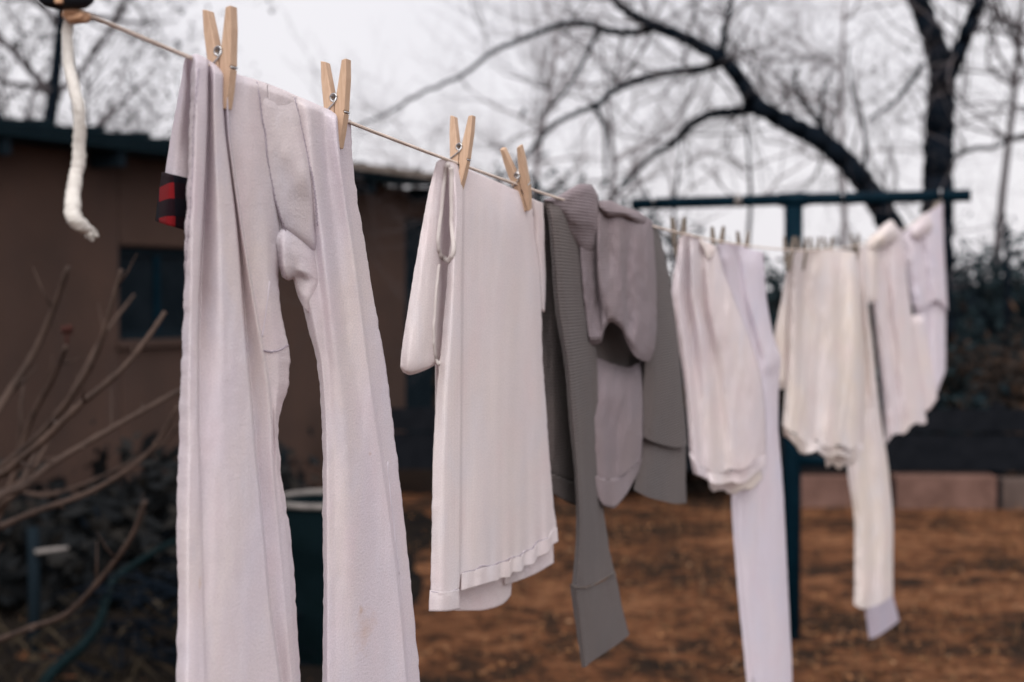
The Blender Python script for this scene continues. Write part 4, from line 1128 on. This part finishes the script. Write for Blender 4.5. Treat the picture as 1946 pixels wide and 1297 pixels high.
crr = [[(1216,826,-2.7),(1237,839,-1.9),(1260,846,-3.4),(1284,850,-6.0),(1304,846,-8.4)], [(1211,880,-2.7),(1234,890,-1.9),(1260,900,-3.4),(1284,905,-6.0),(1304,902,-8.4)], [(1204,931,-2.7),(1231,945,-1.9),(1260,953,-3.4),(1285,958,-6.0),(1305,956,-8.4)]]
G3.sheet('cuff', crr, M['shadegrey'], thick=1.6, mu=10, mv=8, edge=0.6, seed=37.0, wr=(0.1, 20, 120))
up = [
 [(1100,402,.0),(1128,388,.0),(1137,384,.1),(1150,387,.2),(1172,395,.2),(1190,401,.2),(1207,406,.2),(1222,411,.2),(1238,420,.0)],
 [(1101,430,-.6),(1129,418,-.4),(1138,416,1.0),(1152,420,.4),(1174,425,1.6),(1192,431,1.2),(1210,437,1.7),(1226,442,1.5),(1241,450,.0)],
 [(1103,480,-.8),(1130,478,-.6),(1138,478,1.2),(1154,480,.6),(1176,483,2.2),(1192,485,1.2),(1212,487,2.2),(1231,489,1.9),(1244,491,-.1)],
 [(1108,545,-.9),(1132,545,-.7),(1140,544,1.2),(1156,545,1.8),(1178,550,2.4),(1190,552,1.0),(1212,556,2.4),(1233,560,2.0),(1247,564,-.2)],
 [(1114,600,-1.0),(1136,600,-.6),(1147,590,1.0),(1158,580,2.2),(1181,592,2.4),(1192,600,1.2),(1213,612,2.5),(1236,620,1.8),(1247,622,-.3)],
 [(1119,640,-1.0),(1138,640,-.2),(1148,614,1.0),(1161,600,2.0),(1180,612,2.3),(1192,634,1.8),(1211,656,2.4),(1233,668,1.5),(1244,656,-.4)],
 [(1121,656,-2.0),(1140,652,-1.2),(1148,626,.2),(1161,612,1.2),(1179,624,1.5),(1191,650,1.2),(1209,680,1.6),(1229,688,.8),(1240,674,-1.0)]]
G3.sheet('body', up, M['grey'], mu=11, mv=12, edge=0.8, seed=38.0, solid=0.2, wr=(0.24, 24, 90))
fs_ = [
 [(1035,384,0),(1046,377,.1),(1060,378,.1),(1068,382,.1),(1076,384,.0),(1090,388,.1),(1106,397,.1)],
 [(1042,420,.2),(1050,418,2.0),(1060,419,2.2),(1067,420,1.6),(1079,421,.2),(1096,424,-1.2),(1112,426,-2.0)],
 [(1047,480,.2),(1055,480,2.6),(1065,480,2.7),(1073,481,2.0),(1086,482,.2),(1102,483,-1.4),(1116,485,-2.4)],
 [(1054,580,.2),(1063,580,2.8),(1074,580,2.8),(1083,581,2.0),(1096,582,.2),(1112,582,-1.4),(1124,584,-2.4)],
 [(1073,700,.2),(1081,700,2.8),(1089,700,2.6),(1097,700,1.6),(1110,700,.0),(1124,700,-1.6),(1135,700,-1.9)],
 [(1083,820,.2),(1091,820,2.7),(1098,820,2.4),(1105,820,1.2),(1116,820,-.2),(1129,820,-1.6),(1138,820,-1.9)],
 [(1092,905,.2),(1098,905,2.6),(1104,905,2.2),(1110,905,1.0),(1120,905,-.3),(1131,905,-1.6),(1140,905,-1.9)],
 [(1095,1000,.2),(1102,1000,2.5),(1108,1000,2.1),(1115,1000,1.0),(1127,1000,-.2),(1140,1000,-1.4),(1151,998,-1.8)],
 [(1090,1080,.2),(1099,1080,2.4),(1108,1080,2.0),(1117,1079,1.1),(1130,1077,.2),(1147,1071,-1.0),(1162,1064,-1.6)],
 [(1086,1113,.2),(1097,1116,2.3),(1108,1116,2.0),(1118,1114,1.2),(1132,1109,.4),(1151,1099,-.8),(1168,1088,-1.5)]]
G3.sheet('sleeve', fs_, M['shadegrey'], thick=2.2, mu=11, mv=12, edge=0.9, seed=40.0, wr=(0.10, 24, 160))
cuf = [
 [(1083,1110,.3),(1097,1117,2.5),(1110,1118,2.1),(1131,1112,.7),(1151,1102,-.5),(1169,1087,-1.5)],
 [(1085,1128,.3),(1098,1133,2.4),(1111,1133,2.0),(1133,1127,.6),(1154,1117,-.6),(1173,1104,-1.6)],
 [(1094,1190,.3),(1105,1195,2.2),(1116,1193,1.7),(1140,1184,.5),(1163,1172,-.8),(1183,1156,-1.8)],
 [(1106,1269,.3),(1113,1268,2.0),(1122,1260,1.5),(1148,1242,.4),(1174,1224,-.9),(1196,1207,-2.0)]]
G3.sheet('cuff', cuf, M['shadegrey'], thick=1.7, mu=10, mv=8, edge=0.7, seed=41.0, wr=(0.08, 24, 90))
colr = [
 [(1034,384,-1.0),(1060,376,-1.2),(1083,363,-1.2),(1102,354,-1.2),(1121,353,-1.2),(1134,370,-1.2)],
 [(1035,381,.3),(1060,374,.4),(1084,360,.5),(1104,351,.6),(1122,352,.5),(1135,371,.2)],
 [(1046,384,.9),(1068,382,1.2),(1088,372,1.5),(1106,366,1.7),(1123,368,1.5),(1136,382,.8)],
 [(1056,392,.9),(1076,396,1.3),(1093,394,1.6),(1109,392,1.8),(1126,394,1.5),(1137,400,.8)],
 [(1066,404,.6),(1082,414,1.0),(1097,419,1.3),(1112,420,1.4),(1127,418,1.2),(1138,416,.7)],
 [(1074,420,.3),(1088,432,.3),(1101,440,.3),(1114,443,.4),(1128,440,.4),(1138,436,.5)],
 [(1081,440,-.5),(1094,456,-.7),(1105,468,-.8),(1116,474,-.7),(1128,470,-.4),(1138,464,.1)],
 [(1086,456,-2.0),(1098,474,-2.2),(1107,488,-2.2),(1117,494,-2.0),(1128,490,-1.6),(1137,482,-.8)]]
G3.sheet('collar', colr, M['grey'], mu=10, mv=10, edge=0.4, seed=42.0, solid=0.2, wr=(0.08, 30, 40))
G3.sheet('yoke', [[(1138,386,-.8),(1158,386,-.8),(1182,394,-.8),(1212,404,-.8),(1226,412,-.8)], [(1138,383,1.0),(1158,383,1.2),(1182,393,1.4),(1210,402,1.2),(1226,412,.8)], [(1140,394,1.6),(1158,402,2.2),(1182,404,2.6),(1208,414,2.4),(1226,420,1.2)], [(1144,402,.8),(1158,412,1.2),(1182,412,1.5),(1206,422,1.5),(1224,428,.8)]],
   M['grey'], mu=8, mv=8, edge=0.3, seed=43.0, solid=0.2)
G3.seam([(1086,1112),(1098,1117),(1112,1118),(1131,1112),(1151,1101),(1168,1087)], M['gthread'], stitches=False, core=0.0012)

# ================= 4: folded white shirt, 5: lilac long johns behind it
G4 = Garment('long_johns', 'white long johns with one leg hanging down beside the teal post', 'trousers', 1415, 38, 0.5, gain=1.35, wgain=1.2)
lj = [
 [(1362,466,0),(1380,463,.1),(1396,465,.1),(1410,471,.1),(1430,475,.1),(1451,479,0)],
 [(1368,500,.2),(1386,498,2.2),(1402,500,-.4),(1416,504,1.6),(1434,508,2.0),(1453,512,0)],
 [(1376,560,.2),(1394,560,2.4),(1409,560,.2),(1424,562,2.2),(1441,564,2.4),(1457,566,0)],
 [(1398,640,.2),(1413,640,2.4),(1429,640,1.0),(1445,642,3.0),(1460,644,2.8),(1472,646,0)],
 [(1408,690,.2),(1424,690,2.2),(1440,690,1.5),(1456,690,3.4),(1470,688,3.0),(1484,684,0)],
 [(1408,725,.2),(1424,725,2.0),(1440,725,1.6),(1456,725,2.6),(1469,723,2.0),(1481,720,0)],
 [(1396,800,.2),(1414,800,2.0),(1432,800,2.2),(1450,800,2.4),(1466,800,2.0),(1479,800,0)],
 [(1390,935,.2),(1411,935,2.0),(1432,935,2.4),(1452,935,2.4),(1472,935,2.0),(1489,935,0)],
 [(1400,1100,.2),(1420,1100,2.0),(1440,1100,2.4),(1460,1100,2.4),(1480,1100,2.0),(1497,1100,0)],
 [(1419,1297,.2),(1437,1297,2.0),(1455,1297,2.4),(1472,1297,2.4),(1490,1297,2.0),(1506,1297,0)],
 [(1428,1420,.2),(1444,1420,2.0),(1460,1420,2.4),(1476,1420,2.4),(1492,1420,2.0),(1508,1420,0)]]
G4.sheet('leg', lj, M['lilac'], thick=2.2, mu=10, mv=11, edge=0.7, seed=51.0, wr=(0.14, 20, 170))
G4.sheet('cuff', [[(1428,1418,.2),(1444,1418,2.1),(1460,1418,2.5),(1476,1418,2.5),(1492,1418,2.1),(1508,1418,0)], [(1432,1490,.2),(1447,1490,1.9),(1461,1490,2.3),(1475,1490,2.3),(1490,1490,1.9),(1504,1490,0)]], M['lilac'], thick=3.0, mu=8, mv=8, edge=0.4, seed=52.0)
G4.sheet('hip_panel', [[(1366,468,-3),(1400,466,-3),(1430,476,-3),(1450,480,-3)], [(1372,540,-6),(1402,540,-6),(1434,545,-6),(1454,548,-6)], [(1380,620,-7),(1410,622,-7),(1440,626,-7),(1458,628,-7)]], M['lilac'], mu=8, mv=8, edge=0.4, seed=53.0, solid=0.2)
G4.seam([(1396,940),(1406,1060),(1418,1180),(1432,1297)], M['lilac'], stitches=False, core=0.0022)
S4 = Garment('long_shirt', 'white shirt with curved hem hanging in front of the long johns', 'shirt', 1335, 38, 0.5, gain=1.35, wgain=1.2)
s4 = [
 [(1290,454,0),(1299,447,.1),(1308,443,.1),(1318,447,.1),(1330,453,.1),(1343,460,.1),(1352,464,.1),(1361,468,0)],
 [(1285,495,-.4),(1295,490,1.5),(1304,490,-1.0),(1316,492,1.8),(1332,496,.2),(1345,502,2.2),(1360,508,1.8),(1374,512,-.2)],
 [(1276,556,-.6),(1290,556,1.6),(1302,556,-1.2),(1318,558,2.2),(1333,560,-.4),(1350,562,2.4),(1376,564,2.4),(1394,566,-.2)],
 [(1287,640,-.6),(1299,640,1.6),(1312,640,-.8),(1332,640,2.2),(1347,641,-.4),(1366,642,2.4),(1402,642,2.8),(1424,643,-.2)],
 [(1300,725,-.6),(1310,725,1.6),(1322,725,-.4),(1343,725,2.0),(1360,725,.0),(1384,725,2.4),(1422,725,2.8),(1448,725,-.2)],
 [(1307,800,-.6),(1317,800,1.6),(1330,800,.4),(1350,800,1.6),(1370,800,.4),(1396,800,2.6),(1430,800,2.6),(1455,800,-.2)],
 [(1311,862,-.6),(1321,878,1.6),(1335,889,.8),(1354,896,1.6),(1377,896,.8),(1403,891,2.6),(1431,880,2.6),(1455,862,-.2)]]
S4.sheet('body', s4, M['white2'], thick=1.6, mu=10, mv=12, edge=0.7, jog=ragged(3, 8, 1, 8), seed=55.0, wr=(0.25, 22, 130))
S4.sheet('hem', [[(x, y-1, o_+.2) for x, y, o_ in s4[-1]], [(1319,898,-.5),(1328,906,2.0),(1340,913,.8),(1355,918,3.4),(1379,921,1.8),(1405,918,3.2),(1432,906,2.8),(1455,884,0)]], M['white2'], mu=14, mv=8, edge=0.9, jog=ragged(3.5, 8, 1), seed=56.0, solid=0.25, fold=lambda u, v, px, py: 0.3*math.sin(px/6))
S4.sheet('hem', [[(1346,905,-2),(1375,908,-1.5),(1405,905,-1.5),(1448,890,-2)], [(1350,927,-2),(1376,936,-1.5),(1406,936,-1.5),(1448,914,-2)]], M['cream'], mu=14, mv=8, edge=0.9, jog=ragged(4, 6, 2), seed=57.0, solid=0.25)
S4.sheet('placket', [[(1330,455,1.0),(1342,462,1.0),(1354,467,1.0)], [(1336,470,2.0),(1346,480,2.4),(1358,476,2.0)], [(1342,486,2.2),(1347,492,2.6),(1354,488,2.2)]], M['cream'], mu=6, mv=6, edge=0.2, seed=58.0, solid=0.2)

# ================= 6: cream shirt with sleeve, 7: long johns leg with cuff
S5 = Garment('long_shirt', 'cream shirt with a tucked-back sleeve and uneven hem, held by a row of clothespins', 'shirt', 1560, 44, 0.4, gain=1.35, wgain=1.2)
s5 = [
 [(1504,482,0),(1519,478,.1),(1535,477,.1),(1555,477,.1),(1575,476,.1),(1595,476,.1),(1612,477,.1),(1627,481,0)],
 [(1502,520,-.4),(1517,520,1.8),(1530,520,-.8),(1551,520,1.6),(1578,520,2.2),(1599,520,1.0),(1617,520,2.2),(1631,522,-.6)],
 [(1500,565,-.6),(1514,565,2.2),(1528,565,-.6),(1551,565,1.4),(1580,565,2.8),(1603,565,1.0),(1620,565,2.4),(1634,566,-.8)],
 [(1497,660,-.6),(1510,660,2.2),(1527,660,.6),(1551,660,.8),(1580,660,3.0),(1604,660,1.8),(1622,660,2.6),(1638,661,-.8)],
 [(1491,760,-.6),(1507,760,2.2),(1526,760,1.6),(1550,760,.6),(1578,760,3.0),(1602,760,2.4),(1622,760,2.2),(1640,760,-.8)],
 [(1487,806,-.6),(1501,822,2.2),(1521,832,1.8),(1546,840,.6),(1572,847,3.0),(1599,850,2.4),(1621,850,2.0),(1640,844,-.8)]]
S5.sheet('body', s5, M['cream'], thick=1.8, mu=10, mv=11, edge=0.6, jog=ragged(4, 7, 3, 8), seed=61.0, wr=(0.3, 20, 130))
S5.sheet('hem', [[(x, y-1, o_+.2) for x, y, o_ in s5[-1]], [(1489,822,-.5),(1504,842,2.8),(1519,857,.6),(1546,862,3.4),(1573,867,1.6),(1600,870,3.6),(1624,866,1.4),(1641,860,-.6)]], M['cream'], mu=14, mv=8, edge=0.9, jog=ragged(4.5, 7, 3), seed=62.0, solid=0.3, fold=lambda u, v, px, py: 0.5*math.sin(px/5))
S5.sheet('hem', [[(1568,850,-3),(1600,852,-2),(1634,848,-3)], [(1571,885,-3),(1601,888,-2),(1631,876,-3)]], M['cream'], mu=14, mv=6, edge=0.9, jog=ragged(4, 4, 5), seed=63.0, solid=0.3, fold=lambda u, v, px, py: 0.6*math.sin(px/4))
S5.sheet('sleeve', [[(1500,484,-2),(1506,480,-1),(1512,481,-1),(1518,484,-2)], [(1485,568,-3.4),(1495,568,-1.2),(1504,568,-1.0),(1512,568,-3)], [(1471,650,-4),(1485,652,-1.4),(1498,652,-1.2),(1509,650,-3)], [(1473,715,-4),(1486,718,-1.4),(1497,716,-1.2),(1506,712,-3)], [(1477,738,-4.4),(1487,740,-2),(1497,737,-1.8),(1505,730,-3.4)]], M['cream'], thick=4.0, mu=8, mv=10, edge=0.4, seed=64.0)
L5 = Garment('long_johns', 'cream long johns leg ending in a grey cuff, lowest over the grass', 'trousers', 1650, 44, 0.0, gain=1.35, wgain=1.2)
l5 = [
 [(1622,476,0),(1630,471,.1),(1637,469,.1),(1643,469,.1),(1649,471,0)],
 [(1626,576,-.6),(1633,576,2),(1639,576,-.4),(1645,576,2.2),(1650,576,-.6)],
 [(1627,650,-.6),(1636,650,2.2),(1643,650,-.2),(1651,650,2.4),(1658,650,-.6)],
 [(1626,734,-.6),(1637,734,2.2),(1647,734,.0),(1658,734,2.6),(1667,734,-.6)],
 [(1620,796,-.6),(1634,796,2.2),(1647,796,.2),(1661,796,2.6),(1674,796,-.6)],
 [(1610,880,-.6),(1630,880,2.4),(1650,880,.6),(1670,880,2.8),(1687,880,-.6)],
 [(1624,1000,-.6),(1643,1000,2.4),(1660,1000,1.0),(1679,1000,2.8),(1697,1000,-.6)],
 [(1624,1085,-.6),(1643,1085,2.4),(1660,1085,1.2),(1679,1085,2.6),(1697,1085,-.6)],
 [(1623,1150,-.6),(1639,1157,2.4),(1656,1156,1.4),(1678,1145,2.4),(1697,1133,-.6)]]
L5.sheet('leg', l5, M['cream'], thick=5.0, mu=10, mv=11, edge=0.8, seed=66.0, wr=(0.3, 20, 120))
L5.sheet('cuff', [[(1643,1153,-.2),(1656,1153,1.6),(1670,1148,2.0),(1684,1140,1.6),(1697,1133,-.2)], [(1652,1215,-.2),(1665,1211,1.6),(1680,1202,2.0),(1695,1191,1.6),(1709,1180,-.2)]], M['cuffgrey'], thick=4.0, mu=8, mv=10, edge=0.5, seed=67.0)

# ================= 8, 9: the two far shirts
S6 = Garment('short_shirt', 'white shirt with drooping shoulder, second from the far end of the line', 'shirt', 1688, 42, 0.0, gain=1.35, wgain=1.2)
s6 = [
 [(1649,456,-1),(1664,442,0),(1681,425,.1),(1694,420,.1),(1704,430,.1),(1716,442,-1)],
 [(1648,510,-2),(1664,505,2.5),(1682,500,-.5),(1698,500,3.0),(1711,504,1.0),(1722,508,-2)],
 [(1657,574,-2),(1669,574,3.0),(1686,572,-.5),(1702,572,3.4),(1716,574,1.0),(1730,576,-2)],
 [(1669,680,-2),(1682,680,3.0),(1697,680,.0),(1714,680,3.4),(1728,680,1.4),(1742,680,-2)],
 [(1679,770,-2),(1692,770,3.0),(1707,770,.6),(1724,768,3.4),(1740,764,1.6),(1755,758,-2)],
 [(1683,838,-2),(1697,832,3.0),(1714,822,.8),(1732,812,3.4),(1748,806,1.6),(1761,798,-2)]]
S6.sheet('body', s6, M['white2'], thick=2.0, mu=10, mv=11, edge=0.8, jog=ragged(5, 6, 4, 8), seed=71.0, wr=(0.4, 20, 120))
S6.sheet('shoulder', [[(1650,462,1),(1664,446,1.5),(1680,428,2),(1692,419,2),(1700,424,1)], [(1654,470,3.5),(1668,458,4.5),(1683,446,5),(1696,440,4.5),(1705,440,3)], [(1662,478,2.5),(1676,470,3),(1688,464,3.4),(1700,458,3),(1708,452,2)]], M['cream'], mu=8, mv=8, edge=0.3, seed=72.0, solid=0.3)
S6.sheet('sleeve', [[(1645,462,.5),(1652,452,1.5),(1660,446,2),(1668,444,1)], [(1642,510,1),(1651,508,3.5),(1660,506,4),(1669,504,2)], [(1643,556,1),(1652,560,3.8),(1661,560,4.2),(1669,554,2)], [(1646,570,.6),(1653,576,3.4),(1661,574,3.8),(1667,566,1.6)]], M['cream'], thick=2.0, mu=8, mv=8, edge=0.4, seed=74.0)
S6.sheet('back_panel', [[(1714,600,-6),(1735,600,-6),(1755,600,-6)], [(1738,740,-6),(1758,735,-6),(1776,728,-6)], [(1742,785,-6),(1762,782,-6),(1781,758,-6)]], M['white2'], mu=8, mv=8, edge=0.5, seed=73.0, solid=0.3)
S7 = Garment('short_shirt', 'lilac white short sleeved shirt nearest the far end of the crossbar', 'shirt', 1760, 40, 0.0, gain=1.35, wgain=1.2)
s7 = [
 [(1714,446,-1),(1730,430,0),(1745,416,.1),(1760,408,.1),(1777,396,.1),(1792,385,-1)],
 [(1720,490,-2),(1737,480,3),(1752,476,-.5),(1768,474,3.4),(1782,468,1.0),(1794,462,-2)],
 [(1728,545,-2),(1744,545,3),(1759,540,0),(1773,536,3.4),(1786,534,1.0),(1798,536,-2)],
 [(1733,580,-2),(1747,587,3),(1762,581,.2),(1776,570,3.4),(1789,575,1.2),(1801,592,-2)]]
S7.sheet('sleeve', s7, M['lilac'], thick=2.5, mu=10, mv=11, edge=0.5, seed=75.0, wr=(0.4, 20, 90))
s7b = [
 [(1733,540,-4),(1748,545,-3),(1763,545,-3.5),(1776,545,-3),(1787,545,-3.4),(1797,545,-4)],
 [(1742,640,-4),(1753,640,-1.6),(1766,640,-3.5),(1777,640,-1.4),(1787,640,-2.4),(1797,638,-4)],
 [(1749,712,-4),(1758,722,-1.6),(1768,728,-3.2),(1778,728,-1.4),(1788,720,-2.2),(1797,698,-4)],
 [(1755,762,-4),(1764,772,-1.6),(1771,768,-3),(1778,754,-1.4),(1784,738,-2.2),(1789,724,-4)]]
S7.sheet('body', s7b, M['lilac'], thick=2.5, mu=10, mv=10, edge=0.5, seed=76.0, wr=(0.3, 20, 90))
S7.sheet('shoulder', [[(1732,432,1.5),(1744,418,2),(1756,406,2.4),(1766,404,1.5)], [(1734,446,4),(1748,436,5),(1760,428,5),(1770,420,3.6)], [(1742,458,2.4),(1752,452,3),(1764,444,3),(1774,434,2.4)]], M['white2'], mu=8, mv=8, edge=0.3, seed=77.0, solid=0.3)

# ------------------------------------------------------------------ clothespins
def prong(side):
    # profile in (x across the line, z up); the two jaws meet below and open above
    prof = [(0.0004, -0.032), (0.0004, -0.014), (0.0014, -0.011), (0.0014, -0.006), (0.0004, -0.004), (0.0006, 0.010), (0.0030, 0.0125), (0.0024, 0.0155), (0.0086, 0.0470),
            (0.0132, 0.0480), (0.0130, 0.030), (0.0112, 0.010), (0.0106, 0.0015), (0.0094, 0.0008), (0.0094, -0.0010), (0.0102, -0.0018), (0.0068, -0.0190), (0.0036, -0.0322)]
    w = 0.0048
    n = len(prof); mb = MB()
    vs = [(side*x, y, z) for y in (-w, w) for x, z in prof]
    fs = [tuple(range(n)), tuple(range(2*n-1, n-1, -1))] + [(i, n+i, n+(i+1) % n, (i+1) % n) for i in range(n)]
    if side < 0: fs = [f[::-1] for f in fs]
    mb.add(vs, [f[::-1] for f in fs])
    return mb
PIN_M = {}
def make_pin(wm):
    T = empty('clothespin')
    for s_ in (1, -1):
        bevel(prong(s_).build('jaw', wm, T, smooth=False), 0.0005, 2)
    mb = MB(); path = []
    for k in range(0, 73):
        a = k/12*2*math.pi; path.append((0.0036*math.cos(a), -0.0060 + 0.0120*k/72, 0.0135 + 0.0036*math.sin(a)))
    mb.tube(path, 0.00085, 6)
    for s_, y in ((-1, -0.0060), (1, 0.0060)):
        mb.tube([(0.0036*-s_, y, 0.0140), (-0.0010*s_, y, 0.0085), (0.0098*s_, y*0.97, 0.0002), (0.0104*s_, y*0.7, -0.0001), (0.0104*s_, -y*0.7, -0.0001)], 0.0008, 6)
    mb.build('spring', M['steel'], T)
    return T
def copy_tree(o):
    c = o.copy(); COL.objects.link(c)
    for ch in list(o.children):
        k = ch.copy(); COL.objects.link(k); k.parent = c
    return c
pins = [  # pixel column, tilt along the line, lean, vertical shift, distance shift, label
 (418, 0, -3, 0.000, 0.004, 'clothespin highest up, first on the long underwear'),
 (634, 2, -2, 0.002, 0.004, 'clothespin at the second corner of the long underwear'),
 (872, 4, 2, 0.004, 0.002, 'upright clothespin on the bound neck edge of the undershirt'),
 (985, -24, -6, 0.000, 0.004, 'tilted clothespin at the far corner of the undershirt'),
 (1316, -6, 0, -0.016, -0.024, 'clothespin on the first fold of the white curved-hem shirt'),
 (1386, 8, 0, -0.016, -0.024, 'clothespin where curved-hem shirt and long johns meet'),
 (1434, 0, 0, -0.016, -0.024, 'clothespin on the flat lilac part of the long johns'),
 (1518, 6, 0, -0.016, -0.024, 'first of the clothespins in a row on the cream shirt'),
 (1543, -6, 0, -0.016, -0.024, 'second of the clothespins in a row on the cream shirt'),
 (1566, 4, 0, -0.016, -0.024, 'third of the clothespins in a row on the cream shirt'),
 (1590, 8, 0, -0.016, -0.024, 'last of the clothespins in a row on the cream shirt'),
 (1641, -14, 0, -0.016, -0.024, 'clothespin holding the cuffed long johns leg'),
 (1702, -10, 0, -0.016, -0.024, 'clothespin between the two far shirts'),
 (1788, 12, 0, -0.016, -0.024, 'clothespin at the crossbar end of the last shirt')]
src = make_pin(M['wood']); src2 = None
for i, (px, tilt, lean, dz, dn, lab) in enumerate(pins):
    if i < 4: o = src if i == 0 else copy_tree(src)
    elif i == 4: o = src2 = make_pin(M['greywood'])
    else: o = copy_tree(src2)
    p = line_pt(line_d(px)) + Vector((0, 0, dz)) + LN*dn
    o.location = p
    m = Matrix.Rotation(-LYAW, 4, 'Z') @ Matrix.Rotation(R(-tilt), 4, 'X') @ Matrix.Rotation(R(lean), 4, 'Y')
    o.rotation_euler = m.to_euler()
    tag(o, lab, 'clothespin', 'wooden clothespins on the line')
